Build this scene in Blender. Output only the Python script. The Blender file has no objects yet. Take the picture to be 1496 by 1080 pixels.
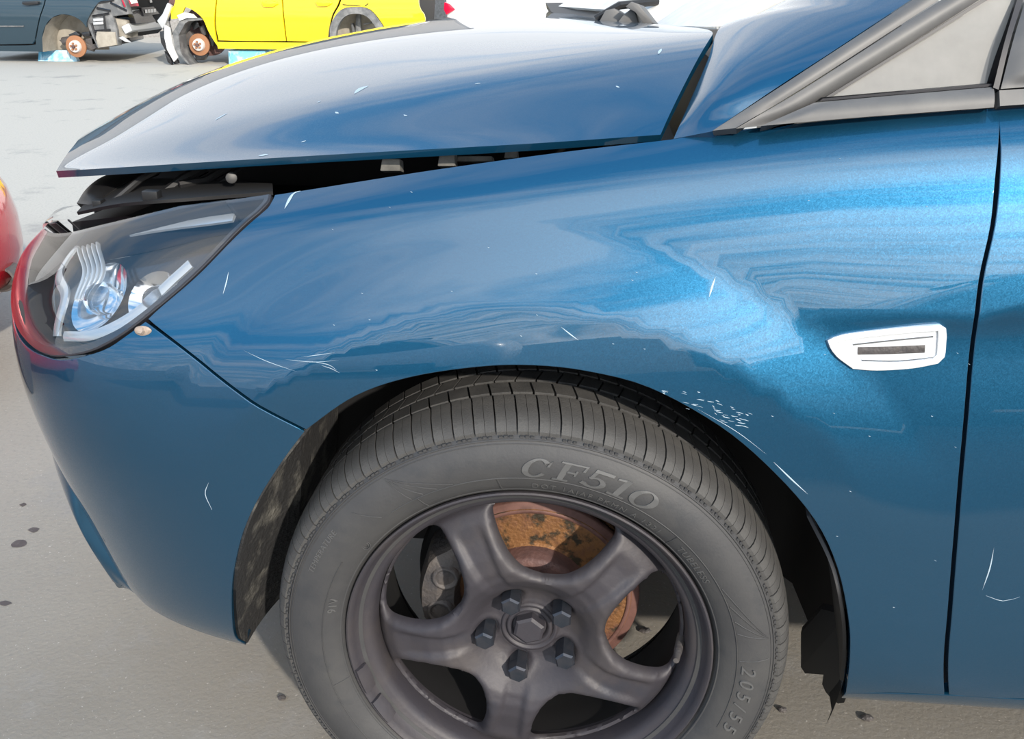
import bpy, bmesh, math, random
import numpy as np
from mathutils import Vector, Matrix
from mathutils.bvhtree import BVHTree
from mathutils.geometry import delaunay_2d_cdt
random.seed(7); np.random.seed(7)
C = bpy.context.scene
COL = C.collection

# ------------------------------------------------------------------ camera, sky, sun, exposure
FPX = 1350.0
_n = np.array([-.095, .396, -.913]); _n /= np.linalg.norm(_n)
_u = np.array([0., -abs(_n[2]), -_n[1]]); _u /= np.linalg.norm(_u)
_e = np.cross(_u, _n); _e /= np.linalg.norm(_e)
RW = np.array([_e, -_n, _u])            # camera axes -> world axes (x rear, y into car, z up)
CAM = np.array([.067, -.885, 1.062])
cam = bpy.data.cameras.new('camera'); camo = bpy.data.objects.new('camera', cam); COL.objects.link(camo)
m4 = Matrix.Identity(4)
for i in range(3):
    m4[i][0] = RW[i][0]; m4[i][1] = -RW[i][1]; m4[i][2] = -RW[i][2]; m4[i][3] = CAM[i]
camo.matrix_world = m4
cam.sensor_fit = 'HORIZONTAL'; cam.sensor_width = 36; cam.lens = 36*FPX/1496
cam.clip_start = .02; cam.clip_end = 400
C.camera = camo

W = bpy.data.worlds.new('sky'); C.world = W; W.use_nodes = True
nt = W.node_tree; N = nt.nodes; L = nt.links
for n_ in list(N): N.remove(n_)
out = N.new('ShaderNodeOutputWorld'); bg = N.new('ShaderNodeBackground'); L.new(bg.outputs[0], out.inputs[0])
tc = N.new('ShaderNodeTexCoord'); sep = N.new('ShaderNodeSeparateXYZ'); L.new(tc.outputs['Generated'], sep.inputs[0])
rmp = N.new('ShaderNodeValToRGB'); L.new(sep.outputs[2], rmp.inputs[0])
cr = rmp.color_ramp
cr.elements[0].position = 0.0; cr.elements[0].color = (1.0, 1.14, 1.25, 1)
cr.elements[1].position = .75; cr.elements[1].color = (.17, .60, 1.18, 1)
e_ = cr.elements.new(.10); e_.color = (.74, 1.08, 1.38, 1)
e_ = cr.elements.new(.35); e_.color = (.24, .76, 1.42, 1)
# clouds laid out on a high plane so they thin towards the zenith and stretch near the horizon
dv = N.new('ShaderNodeVectorMath'); dv.operation = 'DIVIDE'
mx = N.new('ShaderNodeMath'); mx.operation = 'MAXIMUM'; mx.inputs[1].default_value = .06; L.new(sep.outputs[2], mx.inputs[0])
cmb = N.new('ShaderNodeCombineXYZ')
for i in range(3): L.new(mx.outputs[0], cmb.inputs[i])
L.new(tc.outputs['Generated'], dv.inputs[0]); L.new(cmb.outputs[0], dv.inputs[1])
mp = N.new('ShaderNodeMapping'); mp.inputs['Scale'].default_value = (.55, 1.1, 1); mp.inputs['Rotation'].default_value = (0, 0, .5)
mp.inputs['Location'].default_value = (3.1, 1.4, 0)
L.new(dv.outputs[0], mp.inputs[0])
nz = N.new('ShaderNodeTexNoise'); nz.inputs['Scale'].default_value = 1.3; nz.inputs['Detail'].default_value = 9; nz.inputs['Roughness'].default_value = .58
nz.inputs['Distortion'].default_value = .35
L.new(mp.outputs[0], nz.inputs[0])
cr2 = N.new('ShaderNodeValToRGB'); L.new(nz.outputs[0], cr2.inputs[0])
cr2.color_ramp.elements[0].position = .47; cr2.color_ramp.elements[0].color = (0, 0, 0, 1)
cr2.color_ramp.elements[1].position = .72; cr2.color_ramp.elements[1].color = (1, 1, 1, 1)
mixc = N.new('ShaderNodeMix'); mixc.data_type = 'RGBA'
dt = N.new('ShaderNodeVectorMath'); dt.operation = 'DOT_PRODUCT'; dt.inputs[1].default_value = (-.35, .93, 0); L.new(tc.outputs['Generated'], dt.inputs[0])
bk = N.new('ShaderNodeMapRange'); bk.interpolation_type = 'SMOOTHSTEP'; bk.inputs[1].default_value = -.1; bk.inputs[2].default_value = .75; L.new(dt.outputs['Value'], bk.inputs[0])
lo = N.new('ShaderNodeMapRange'); lo.interpolation_type = 'SMOOTHSTEP'; lo.inputs[1].default_value = .75; lo.inputs[2].default_value = .25; L.new(sep.outputs[2], lo.inputs[0])
bm_ = N.new('ShaderNodeMath'); bm_.operation = 'MULTIPLY'; L.new(bk.outputs[0], bm_.inputs[0]); L.new(lo.outputs[0], bm_.inputs[1])
b2 = N.new('ShaderNodeMath'); b2.operation = 'MULTIPLY_ADD'; b2.inputs[1].default_value = .30; L.new(bm_.outputs[0], b2.inputs[0]); L.new(nz.outputs[0], b2.inputs[2])
L.new(b2.outputs[0], cr2.inputs[0])
L.new(cr2.outputs[0], mixc.inputs[0]); L.new(rmp.outputs[0], mixc.inputs[6]); 
sd = N.new('ShaderNodeVectorMath'); sd.operation = 'DOT_PRODUCT'; sd.inputs[1].default_value = Vector((.46, -.76, .42)).normalized(); L.new(tc.outputs['Generated'], sd.inputs[0])
sg = N.new('ShaderNodeMapRange'); sg.interpolation_type = 'SMOOTHSTEP'; sg.inputs[1].default_value = .0; sg.inputs[2].default_value = 1.0; L.new(sd.outputs['Value'], sg.inputs[0])
cg = N.new('ShaderNodeMix'); cg.data_type = 'RGBA'; L.new(sg.outputs[0], cg.inputs[0]); cg.inputs[6].default_value = (1.75, 1.74, 1.72, 1); cg.inputs[7].default_value = (3.6, 3.5, 3.35, 1)
L.new(cg.outputs[2], mixc.inputs[7])
b3 = N.new('ShaderNodeMath'); b3.operation = 'MULTIPLY_ADD'; b3.inputs[1].default_value = .13; L.new(sg.outputs[0], b3.inputs[0]); L.new(b2.outputs[0], b3.inputs[2]); L.new(b3.outputs[0], cr2.inputs[0])
L.new(mixc.outputs[2], bg.inputs[0]); bg.inputs[1].default_value = .88

sun = bpy.data.lights.new('sun', 'SUN'); suno = bpy.data.objects.new('sun', sun); COL.objects.link(suno)
SUN = Vector((.46, -.76, .42)).normalized()
suno.rotation_euler = SUN.to_track_quat('Z', 'Y').to_euler()
sun.energy = 5.0; sun.angle = math.radians(1.2); sun.color = (1, .91, .79)
C.view_settings.view_transform = 'Standard'; C.view_settings.look = 'None'
C.view_settings.gamma = 1; C.view_settings.exposure = 0.0; C.view_settings.use_curve_mapping = False

# ------------------------------------------------------------------ helpers
def ray(px, py):
    return RW @ np.array([(px-748)/FPX, (py-540)/FPX, 1.])
def ony(px, py, y):
    d = ray(px, py); return CAM + d*(y-CAM[1])/d[1]
def onz(px, py, z):
    d = ray(px, py); return CAM + d*(z-CAM[2])/d[2]
def tag(o, label=None, cat=None, group=None, kind=None):
    if label: o['label'] = label
    if cat: o['category'] = cat
    if group: o['group'] = group
    if kind: o['kind'] = kind
    return o
def empty(name, loc=(0, 0, 0)):
    o = bpy.data.objects.new(name, None); COL.objects.link(o); o.location = loc; o.empty_display_size = .1; return o
def link(name, me, mat, parent=None, label=None):
    o = bpy.data.objects.new(name, me); COL.objects.link(o)
    if mat is not None and not me.materials:
        for m in (mat if isinstance(mat, (list, tuple)) else [mat]): me.materials.append(m)
    if parent is not None:
        o.parent = parent
        o.matrix_parent_inverse = Matrix.Translation(-world_loc(parent))
    if label: o['label'] = label
    return o
def world_loc(o):
    v = Vector(o.location)
    return v if o.parent is None else Vector((0, 0, 0)) + v + (world_loc(o.parent) + o.matrix_parent_inverse.translation)
def mk(name, verts, faces, mat, parent=None, smooth=False, normals=None, label=None, mats=None, fm=None):
    me = bpy.data.meshes.new(name)
    me.from_pydata([tuple(map(float, v)) for v in verts], [], [tuple(map(int, f)) for f in faces])
    me.update()
    if smooth: me.polygons.foreach_set('use_smooth', [True]*len(me.polygons))
    for m in (mats or [mat]): me.materials.append(m)
    if fm is not None: me.polygons.foreach_set('material_index', [int(i) for i in fm])
    if normals is not None:
        me.polygons.foreach_set('use_smooth', [True]*len(me.polygons))
        me.normals_split_custom_set_from_vertices([tuple(map(float, n)) for n in normals])
    return link(name, me, None, parent, label)
class MB:
    """collects simple solids and links them as ONE mesh"""
    def __init__(s): s.v = []; s.f = []
    def add(s, v, f):
        b = len(s.v); s.v += [tuple(map(float, q)) for q in v]; s.f += [tuple(int(i)+b for i in q) for q in f]; return s
    def box(s, c, d, rot=None, taper=1.0):
        v = []
        for k in (-1, 1):
            tp = taper if k > 0 else 1
            for a, b in ((-1, -1), (1, -1), (1, 1), (-1, 1)):
                p = Vector((a*d[0]/2*tp, b*d[1]/2*tp, k*d[2]/2))
                if rot is not None: p = rot @ p
                v.append(p + Vector(c))
        return s.add(v, [(3, 2, 1, 0), (4, 5, 6, 7), (0, 1, 5, 4), (1, 2, 6, 5), (2, 3, 7, 6), (3, 0, 4, 7)])
    def tube(s, pts, r, n=10, caps=True):
        pts = [Vector(p) for p in pts]; rs = r if hasattr(r, '__len__') else [r]*len(pts)
        v = []; up = Vector((.13, .27, .95))
        for i, p in enumerate(pts):
            d = (pts[min(i+1, len(pts)-1)] - pts[max(i-1, 0)]).normalized()
            a = d.cross(up)
            if a.length < 1e-4: a = d.cross(Vector((1, 0, 0)))
            a.normalize(); b = d.cross(a)
            for k in range(n):
                t = 2*math.pi*k/n; v.append(p + (a*math.cos(t) + b*math.sin(t))*rs[i])
        f = []
        for i in range(len(pts)-1):
            for k in range(n):
                k2 = (k+1) % n; f.append((i*n+k, i*n+k2, (i+1)*n+k2, (i+1)*n+k))
        if caps: f += [tuple(range(n-1, -1, -1)), tuple(range((len(pts)-1)*n, len(pts)*n))]
        return s.add(v, f)
    def prism(s, pts, off):
        """flat polygon (3D points) extruded by the vector off"""
        n = len(pts); o = Vector(off); v = [Vector(p) for p in pts] + [Vector(p)+o for p in pts]
        return s.add(v, [tuple(range(n)), tuple(range(2*n-1, n-1, -1))] + [(i, i+n, (i+1) % n+n, (i+1) % n) for i in range(n)])
    def build(s, name, mat, parent=None, smooth=False, label=None, bevel=0):
        o = mk(name, s.v, s.f, mat, parent, smooth, label=label)
        bm = bmesh.new(); bm.from_mesh(o.data); bmesh.ops.recalc_face_normals(bm, faces=bm.faces)
        if bevel: bmesh.ops.bevel(bm, geom=list(bm.edges), offset=bevel, segments=2, affect='EDGES', profile=.6, clamp_overlap=True)
        bm.to_mesh(o.data); bm.free()
        if smooth or bevel:
            o.data.polygons.foreach_set('use_smooth', [True]*len(o.data.polygons))
            o.data.set_sharp_from_angle(angle=math.radians(35))
        return o
def lathe(prof, n=96, a0=0., a1=2*math.pi, cx=0., cz=.306):
    """revolve (r, y) profile about the wheel axis"""
    full = abs(a1-a0-2*math.pi) < 1e-6
    v = []; f = []; m = len(prof); k = n if full else n+1
    for i in range(k):
        a = a0 + (a1-a0)*i/n
        for r, y in prof: v.append((cx + r*math.cos(a), y, cz + r*math.sin(a)))
    for i in range(n):
        j = (i+1) % k
        for q in range(m-1): f.append((i*m+q, i*m+q+1, j*m+q+1, j*m+q))
    return v, f
def catmull(pts, step):
    P = np.asarray(pts, float)
    if len(P) == 2:
        n = max(1, int(np.linalg.norm(P[1]-P[0])/step)); return [P[0]+(P[1]-P[0])*i/n for i in range(n+1)]
    E_ = np.vstack([2*P[0]-P[1], P, 2*P[-1]-P[-2]]); o = []
    for i in range(1, len(E_)-2):
        a, b, c, d = E_[i-1], E_[i], E_[i+1], E_[i+2]
        n = max(1, int(np.linalg.norm(c-b)/step))
        for k in range(n):
            t = k/n
            o.append(.5*((2*b) + (c-a)*t + (2*a-5*b+4*c-d)*t*t + (3*b-a-3*c+d)*t**3))
    o.append(P[-1]); return o
def closed(segs, step):
    """list of smooth segments joined at corners -> closed outline"""
    o = []
    for s in segs: o += list(catmull(s, step))[:-1]
    return np.array(o)
def pip(P, poly):
    x, y = P[:, 0], P[:, 1]; ins = np.zeros(len(P), bool); n = len(poly); j = n-1
    for i in range(n):
        xi, yi = poly[i]; xj, yj = poly[j]
        c = ((yi > y) != (yj > y)) & (x < (xj-xi)*(y-yi)/((yj-yi) if yj != yi else 1e-12)+xi)
        ins ^= c; j = i
    return ins
def fill(outline, holes=(), sp=.012, clear=.45):
    """Delaunay fill of a 2D outline with holes; returns verts, tris"""
    loops = [np.asarray(outline)] + [np.asarray(h) for h in holes]
    lo = loops[0].min(0); hi = loops[0].max(0)
    xs = np.arange(lo[0], hi[0], sp); ys = np.arange(lo[1], hi[1], sp*.866)
    G = np.array([(x + (sp/2 if k % 2 else 0), y) for k, y in enumerate(ys) for x in xs]).reshape(-1, 2)
    B = np.vstack(loops)
    if len(G):
        m = pip(G, loops[0])
        for h in loops[1:]: m &= ~pip(G, h)
        G = G[m]
    if len(G):
        keep = np.ones(len(G), bool)
        for k in range(0, len(G), 2000):
            d = ((G[k:k+2000, None, :]-B[None])**2).sum(2).min(1); keep[k:k+2000] = d > (sp*clear)**2
        G = G[keep]
    V = np.vstack([B, G]) if len(G) else B
    ed = []; b = 0
    for l in loops:
        n = len(l); ed += [(b+i, b+(i+1) % n) for i in range(n)]; b += n
    r = delaunay_2d_cdt([Vector(p) for p in V], ed, [], 0, 1e-7)
    V2 = np.array([tuple(p) for p in r[0]]); T = np.array([t for t in r[2] if len(t) == 3])
    c = V2[T].mean(1); m = pip(c, loops[0])
    for h in loops[1:]: m &= ~pip(c, h)
    T = T[m]
    a = V2[T]; ar = (a[:, 1, 0]-a[:, 0, 0])*(a[:, 2, 1]-a[:, 0, 1])-(a[:, 1, 1]-a[:, 0, 1])*(a[:, 2, 0]-a[:, 0, 0])
    T[ar < 0] = T[ar < 0][:, ::-1]
    return V2, T
def boundary(T):
    """directed boundary edges of a triangle list"""
    s = {}
    for t in T:
        for i in range(3):
            a, b = int(t[i]), int(t[(i+1) % 3])
            if (b, a) in s: del s[(b, a)]
            else: s[(a, b)] = 1
    return list(s)
def sstep(a, b, x):
    t = np.clip((x-a)/(b-a), 0, 1); return t*t*(3-2*t)

# ------------------------------------------------------------------ materials
def mat(name, col, rough=.5, metal=0., coat=0., spec=.5, noise=None, bump=None, coat_rough=.03, trans=0., ior=1.5, emit=None):
    m = bpy.data.materials.new(name); m.use_nodes = True; t = m.node_tree
    b = t.nodes['Principled BSDF']
    b.inputs['Base Color'].default_value = (*col, 1); b.inputs['Roughness'].default_value = rough
    b.inputs['Metallic'].default_value = metal; b.inputs['Coat Weight'].default_value = coat
    b.inputs['Coat Roughness'].default_value = coat_rough; b.inputs['Specular IOR Level'].default_value = spec
    b.inputs['Transmission Weight'].default_value = trans; b.inputs['IOR'].default_value = ior
    tcn = t.nodes.new('ShaderNodeTexCoord')
    if noise:                        # (colour2, scale, lo, hi)
        for (c2, sc, lo, hi) in (noise if isinstance(noise, list) else [noise]):
            nz = t.nodes.new('ShaderNodeTexNoise'); nz.inputs['Scale'].default_value = sc; nz.inputs['Detail'].default_value = 6
            nz.inputs['Roughness'].default_value = .62
            t.links.new(tcn.outputs['Object'], nz.inputs[0])
            r = t.nodes.new('ShaderNodeMapRange'); r.inputs[1].default_value = lo; r.inputs[2].default_value = hi
            t.links.new(nz.outputs[0], r.inputs[0])
            mi = t.nodes.new('ShaderNodeMix'); mi.data_type = 'RGBA'; t.links.new(r.outputs[0], mi.inputs[0])
            if b.inputs['Base Color'].links: t.links.new(b.inputs['Base Color'].links[0].from_socket, mi.inputs[6])
            else: mi.inputs[6].default_value = (*col, 1)
            mi.inputs[7].default_value = (*c2, 1); t.links.new(mi.outputs[2], b.inputs['Base Color'])
    if bump:
        nz = t.nodes.new('ShaderNodeTexNoise'); nz.inputs['Scale'].default_value = bump[0]; nz.inputs['Detail'].default_value = 5
        t.links.new(tcn.outputs['Object'], nz.inputs[0])
        bp = t.nodes.new('ShaderNodeBump'); bp.inputs['Strength'].default_value = bump[1]; bp.inputs['Distance'].default_value = .01
        t.links.new(nz.outputs[0], bp.inputs['Height']); t.links.new(bp.outputs[0], b.inputs['Normal'])
    return m
def metallic_paint(name, col, metal=.80, rough=.42, flake=.07):
    m = mat(name, col, rough, metal, 1.0, coat_rough=.012); m.node_tree.nodes['Principled BSDF'].inputs['Coat IOR'].default_value = 1.66; t = m.node_tree; b = t.nodes['Principled BSDF']
    tcn = t.nodes.new('ShaderNodeTexCoord')
    vo = t.nodes.new('ShaderNodeTexVoronoi'); vo.inputs['Scale'].default_value = 900; t.links.new(tcn.outputs['Object'], vo.inputs[0])
    g = t.nodes.new('ShaderNodeNewGeometry')
    sb = t.nodes.new('ShaderNodeVectorMath'); sb.operation = 'SUBTRACT'; sb.inputs[1].default_value = (.5, .5, .5); t.links.new(vo.outputs['Color'], sb.inputs[0])
    ml = t.nodes.new('ShaderNodeVectorMath'); ml.operation = 'SCALE'; ml.inputs['Scale'].default_value = flake; t.links.new(sb.outputs[0], ml.inputs[0])
    ad = t.nodes.new('ShaderNodeVectorMath'); ad.operation = 'ADD'; t.links.new(g.outputs['Normal'], ad.inputs[0]); t.links.new(ml.outputs[0], ad.inputs[1])
    nn = t.nodes.new('ShaderNodeVectorMath'); nn.operation = 'NORMALIZE'; t.links.new(ad.outputs[0], nn.inputs[0]); t.links.new(nn.outputs[0], b.inputs['Normal'])
    t.links.new(g.outputs['Normal'], b.inputs['Coat Normal'])
    return m
def glass(name, tint=(1, 1, 1), dust=0., dustcol=(.6, .6, .57), f0=.11):
    m = bpy.data.materials.new(name); m.use_nodes = True; t = m.node_tree; n = t.nodes
    for x in list(n): n.remove(x)
    o = n.new('ShaderNodeOutputMaterial'); tr = n.new('ShaderNodeBsdfTransparent'); tr.inputs[0].default_value = (*tint, 1)
    gl = n.new('ShaderNodeBsdfGlossy'); gl.inputs['Roughness'].default_value = .02
    ge = n.new('ShaderNodeNewGeometry'); dp = n.new('ShaderNodeVectorMath'); dp.operation = 'DOT_PRODUCT'
    t.links.new(ge.outputs['Incoming'], dp.inputs[0]); t.links.new(ge.outputs['Normal'], dp.inputs[1])
    def mth(op, a, b=None):
        q = n.new('ShaderNodeMath'); q.operation = op
        for i_, v_ in enumerate((a, b)):
            if v_ is None: continue
            if isinstance(v_, (int, float)): q.inputs[i_].default_value = v_
            else: t.links.new(v_, q.inputs[i_])
        return q.outputs[0]
    fres = mth('ADD', mth('MULTIPLY', mth('POWER', mth('SUBTRACT', 1.0, mth('ABSOLUTE', dp.outputs['Value'])), 5.0), .90), f0)
    mxs = n.new('ShaderNodeMixShader'); t.links.new(fres, mxs.inputs[0]); t.links.new(tr.outputs[0], mxs.inputs[1]); t.links.new(gl.outputs[0], mxs.inputs[2])
    last = mxs
    if dust:
        df = n.new('ShaderNodeBsdfDiffuse'); df.inputs[0].default_value = (*dustcol, 1)
        tcn = n.new('ShaderNodeTexCoord'); nz = n.new('ShaderNodeTexNoise'); nz.inputs['Scale'].default_value = 30; nz.inputs['Detail'].default_value = 8
        t.links.new(tcn.outputs['Object'], nz.inputs[0])
        r = n.new('ShaderNodeMapRange'); r.inputs[1].default_value = .2; r.inputs[2].default_value = .8; r.inputs[3].default_value = dust-.12; r.inputs[4].default_value = min(1, dust+.12)
        t.links.new(nz.outputs[0], r.inputs[0])
        m2 = n.new('ShaderNodeMixShader'); t.links.new(r.outputs[0], m2.inputs[0]); t.links.new(mxs.outputs[0], m2.inputs[1]); t.links.new(df.outputs[0], m2.inputs[2]); last = m2
    t.links.new(last.outputs[0], o.inputs[0]); return m
M = {}
M['paint'] = metallic_paint('blue_metallic_paint', (.0065, .080, .165))
M['black'] = mat('black_plastic', (.012, .012, .013), .45)
M['dark'] = mat('dark_void_plastic', (.004, .004, .005), .7)
M['trim'] = mat('faded_trim_plastic', (.085, .085, .087), .5, noise=((.12, .118, .115), 14, .4, .7))
M['rubber_seal'] = mat('rubber_seal', (.02, .02, .025), .5)
M['tyre'] = mat('tyre_rubber', (.040, .040, .042), .62, noise=[((.056, .055, .054), 9, .45, .75), ((.028, .030, .034), 26, .55, .8)], bump=(300, .06))
M['tread'] = mat('tread_rubber', (.052, .051, .050), .7, noise=[((.075, .073, .07), 30, .45, .7)], bump=(420, .15))
M['letter'] = mat('raised_rubber', (.082, .082, .082), .55)
M['groove'] = mat('tread_groove_rubber', (.022, .022, .023), .8)
M['steel'] = mat('dark_painted_steel', (.036, .033, .040), .55, .1, noise=[((.058, .050, .049), 8, .45, .7), ((.024, .027, .038), 11, .55, .75)], bump=(180, .05))
M['bolt'] = mat('dark_bolt_steel', (.035, .042, .055), .34, .6, noise=((.06, .06, .07), 60, .4, .7))
M['rust'] = mat('rusted_disc_iron', (.24, .115, .045), .6, .35, noise=[((.16, .075, .05), 20, .45, .6), ((.045, .035, .022), 34, .52, .6), ((.42, .22, .09), 60, .6, .75)], bump=(200, .3))
M['rust_hub'] = mat('brown_rust', (.16, .085, .075), .65, .2, noise=((.085, .05, .05), 25, .4, .65), bump=(150, .25))
M['cast'] = mat('cast_iron', (.075, .07, .072), .6, .2, noise=((.11, .095, .085), 30, .4, .7), bump=(120, .3))
M['liner'] = mat('dusty_arch_liner', (.016, .016, .017), .85, noise=[((.13, .125, .11), 22, .50, .74)], bump=(140, .5))
M['chrome'] = mat('chrome', (.75, .76, .78), .08, 1.0)
M['clear'] = glass('clear_lens')
M['dusty'] = glass('dusty_glass', (.6, .62, .62), .55, (.34, .33, .31))
M['screen'] = glass('hazy_windscreen', (.8, .83, .83), .72, (.86, .85, .82))
M['white'] = mat('white_mark', (.75, .77, .78), .6)
M['bracket'] = mat('dusty_grey_metal', (.22, .21, .19), .6, .3, noise=((.10, .10, .09), 40, .4, .7))
M['clip'] = mat('stained_clip', (.36, .29, .24), .5, noise=((.16, .12, .09), 60, .4, .7))

# concrete yard
def concrete():
    m = mat('concrete', (.46, .445, .41), .85); t = m.node_tree; b = t.nodes['Principled BSDF']; n = t.nodes
    tcn = n.new('ShaderNodeTexCoord')
    def nzz(sc, det=8, ro=.6):
        q = n.new('ShaderNodeTexNoise'); q.inputs['Scale'].default_value = sc; q.inputs['Detail'].default_value = det; q.inputs['Roughness'].default_value = ro
        t.links.new(tcn.outputs['Object'], q.inputs[0]); return q
    def mr(src, lo, hi, a=0, c=1):
        r = n.new('ShaderNodeMapRange'); r.inputs[1].default_value = lo; r.inputs[2].default_value = hi; r.inputs[3].default_value = a; r.inputs[4].default_value = c
        t.links.new(src, r.inputs[0]); return r.outputs[0]
    def mixc(f, a, c):
        q = n.new('ShaderNodeMix'); q.data_type = 'RGBA'; t.links.new(f, q.inputs[0])
        for s, v in ((6, a), (7, c)):
            if isinstance(v, tuple): q.inputs[s].default_value = (*v, 1)
            else: t.links.new(v, q.inputs[s])
        return q.outputs[2]
    c = mixc(mr(nzz(.5).outputs[0], .35, .68), (.180, .166, .143), (.245, .230, .200))
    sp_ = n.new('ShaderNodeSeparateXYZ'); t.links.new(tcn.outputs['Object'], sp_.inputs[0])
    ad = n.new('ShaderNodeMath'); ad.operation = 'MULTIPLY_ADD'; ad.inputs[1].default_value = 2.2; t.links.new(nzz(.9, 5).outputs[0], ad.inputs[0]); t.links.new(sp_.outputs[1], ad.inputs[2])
    c = mixc(mr(ad.outputs[0], 1.3, 4.2), c, (.43, .41, .37))      # painted light falloff: ground darker near the car, paler farther off
    c = mixc(mr(nzz(2.2, 6, .7).outputs[0], .56, .72), c, (.25, .245, .235))
    c = mixc(mr(nzz(90, 3).outputs[0], .50, .75, 0, .45), c, (.20, .195, .185))
    c = mixc(mr(nzz(160, 2).outputs[0], .66, .76, 0, .5), c, (.62, .60, .56))
    t.links.new(c, b.inputs['Base Color'])
    bp = n.new('ShaderNodeBump'); bp.inputs['Strength'].default_value = .35; bp.inputs['Distance'].default_value = .004
    t.links.new(nzz(120, 6).outputs[0], bp.inputs['Height']); t.links.new(bp.outputs[0], b.inputs['Normal'])
    return m
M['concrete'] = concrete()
M['oil'] = mat('oil_stain', (.07, .065, .062), .45, noise=((.16, .155, .15), 30, .5, .75))
S = 90
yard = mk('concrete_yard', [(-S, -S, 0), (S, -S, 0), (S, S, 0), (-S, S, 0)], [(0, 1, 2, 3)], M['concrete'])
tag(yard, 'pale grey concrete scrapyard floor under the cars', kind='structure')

# ------------------------------------------------------------------ body side surface: cubic B-spline net
# station: x, y at widest, inward direction, top height, top inset, bottom tuck, front-type blend
ST = [
 (1.60, -.012, 0, 1, .985, .085, 1.0, 0), (1.15, -.018, 0, 1, .972, .085, 1.0, 0), (.80, -.020, 0, 1, .958, .088, 1.0, 0),
 (.52, -.020, 0, 1, .943, .092, 1.0, 0), (.30, -.018, 0, 1, .925, .095, 1.0, 0), (.12, -.016, 0, 1, .900, .096, 1.0, 0),
 (-.04, -.015, 0, 1, .876, .100, 1.0, .1), (-.18, -.012, .02, 1, .851, .105, 1.0, .4), (-.31, -.004, .08, .99, .826, .115, 1.0, .8),
 (-.42, .006, .18, .98, .808, .125, 1.0, 1), (-.515, .026, .34, .94, .795, .13, 1.1, 1), (-.598, .064, .52, .85, .784, .13, 1.2, 1),
 (-.655, .115, .68, .73, .776, .13, 1.4, 1), (-.708, .185, .80, .60, .770, .13, 1.6, 1), (-.765, .28, .87, .48, .765, .13, 1.7, 1),
 (-.825, .41, .93, .35, .762, .13, 1.8, 1), (-.868, .60, .97, .22, .760, .13, 1.8, 1), (-.89, .80, .99, .1, .760, .13, 1.8, 1), (-.895, .98, 1, 0, .760, .13, 1.8, 1)]
def station(x, y, dx, dy, zt, it, bt, fr):
    l = math.hypot(dx, dy); dx /= l; dy /= l
    wb = float(np.clip((-x-.33)/.24, 0, 1))
    zs = [.235, .262, .315, .40, .50, .60, .68]; ins = [a*(1-wb)+b*wb for a, b in zip([.050, .026, .011, .003, 0, .0015, .007], [.078, .068, .054, .034, .011, .0, .018])]
    fs = [.38, .68, .88, 1.]; a = [.17, .38, .62, 1.]; b = [.32, .58, .78, 1.]
    for f, p, q in zip(fs, a, b):
        zs.append(.68+f*(zt-.68)); k = p*(1-fr)+q*fr; ins.append(ins[6]+(it-ins[6])*k)
    return [(x+dx*i, y+dy*i, z) for z, i in zip(zs, ins)]
NET = np.array([station(*s) for s in ST]); NS, NT = NET.shape[:2]
def bspline(net, s, t):
    P = np.concatenate([2*net[:1]-net[1:2], net, 2*net[-1:]-net[-2:-1]], 0)
    P = np.concatenate([2*P[:, :1]-P[:, 1:2], P, 2*P[:, -1:]-P[:, -2:-1]], 1)
    def w(u, n):
        i = np.clip(np.floor(u).astype(int), 0, n-2); f = u-i
        return i, np.stack([(1-f)**3, 3*f**3-6*f**2+4, -3*f**3+3*f**2+3*f+1, f**3], -1)/6
    i, wi = w(s, net.shape[0]); j, wj = w(t, net.shape[1]); r = 0
    for a in range(4):
        for b in range(4): r = r + (wi[..., a]*wj[..., b])[..., None]*P[i+a, j+b]
    return r
def body(s, t):
    s = np.asarray(s, float); t = np.asarray(t, float); p = bspline(NET, s, t)
    x, y, z = p[..., 0], p[..., 1], p[..., 2]
    r = np.hypot(x, z-.306); th = np.degrees(np.arctan2(x, z-.306))     # 0 = straight above the wheel, + = rearwards
    wgt = sstep(-72, -40, th)*(1-sstep(30, 68, th))
    q = np.clip((r-.432)/.085, 0, 1); ramp = np.where(q < .12, q*q/.24, q-.06); ramp = np.where(q > .8, .74+(q-.8)-(q-.8)**2*2.5, ramp)
    y = y + wgt*.016*ramp                                             # wheel-arch flare: panel steps in above the crease
    zc = .742+.10*np.clip(x-.40, 0, 2); d = zc-z; wd = sstep(.20, .46, x)
    dip = np.where(d > 0, .008*(1-np.exp(-np.clip(d, 0, 1)/.022))*np.exp(-np.clip(d, 0, 1)/.16), 0)
    y = y + wd*dip                                                    # character line over the door
    return np.stack([x, y, z], -1)
def body_n(s, t, h=.01):
    s = np.asarray(s, float); t = np.asarray(t, float)
    a = body(np.minimum(s+h, NS-1), t)-body(np.maximum(s-h, 0), t); b = body(s, np.minimum(t+h, NT-1))-body(s, np.maximum(t-h, 0))
    n = np.cross(b, a); n /= np.linalg.norm(n, axis=-1, keepdims=True)+1e-12
    return n
_gs = np.linspace(0, NS-1, 380); _gt = np.linspace(0, NT-1, 170)
_SS, _TT = np.meshgrid(_gs, _gt, indexing='ij'); _GP = body(_SS, _TT).reshape(-1, 3); _GST = np.stack([_SS, _TT], -1).reshape(-1, 2)
_q = np.arange(379)[:, None]*170+np.arange(169)[None]; _q = _q.reshape(-1)
_TR = np.concatenate([np.stack([_q, _q+170, _q+171], 1), np.stack([_q, _q+171, _q+1], 1)])
_BVH = BVHTree.FromPolygons([Vector(p) for p in _GP], [tuple(map(int, t)) for t in _TR])
if body_n(np.array([4.]), np.array([5.]))[0, 1] > 0: FLIP = -1.
else: FLIP = 1.
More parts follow.
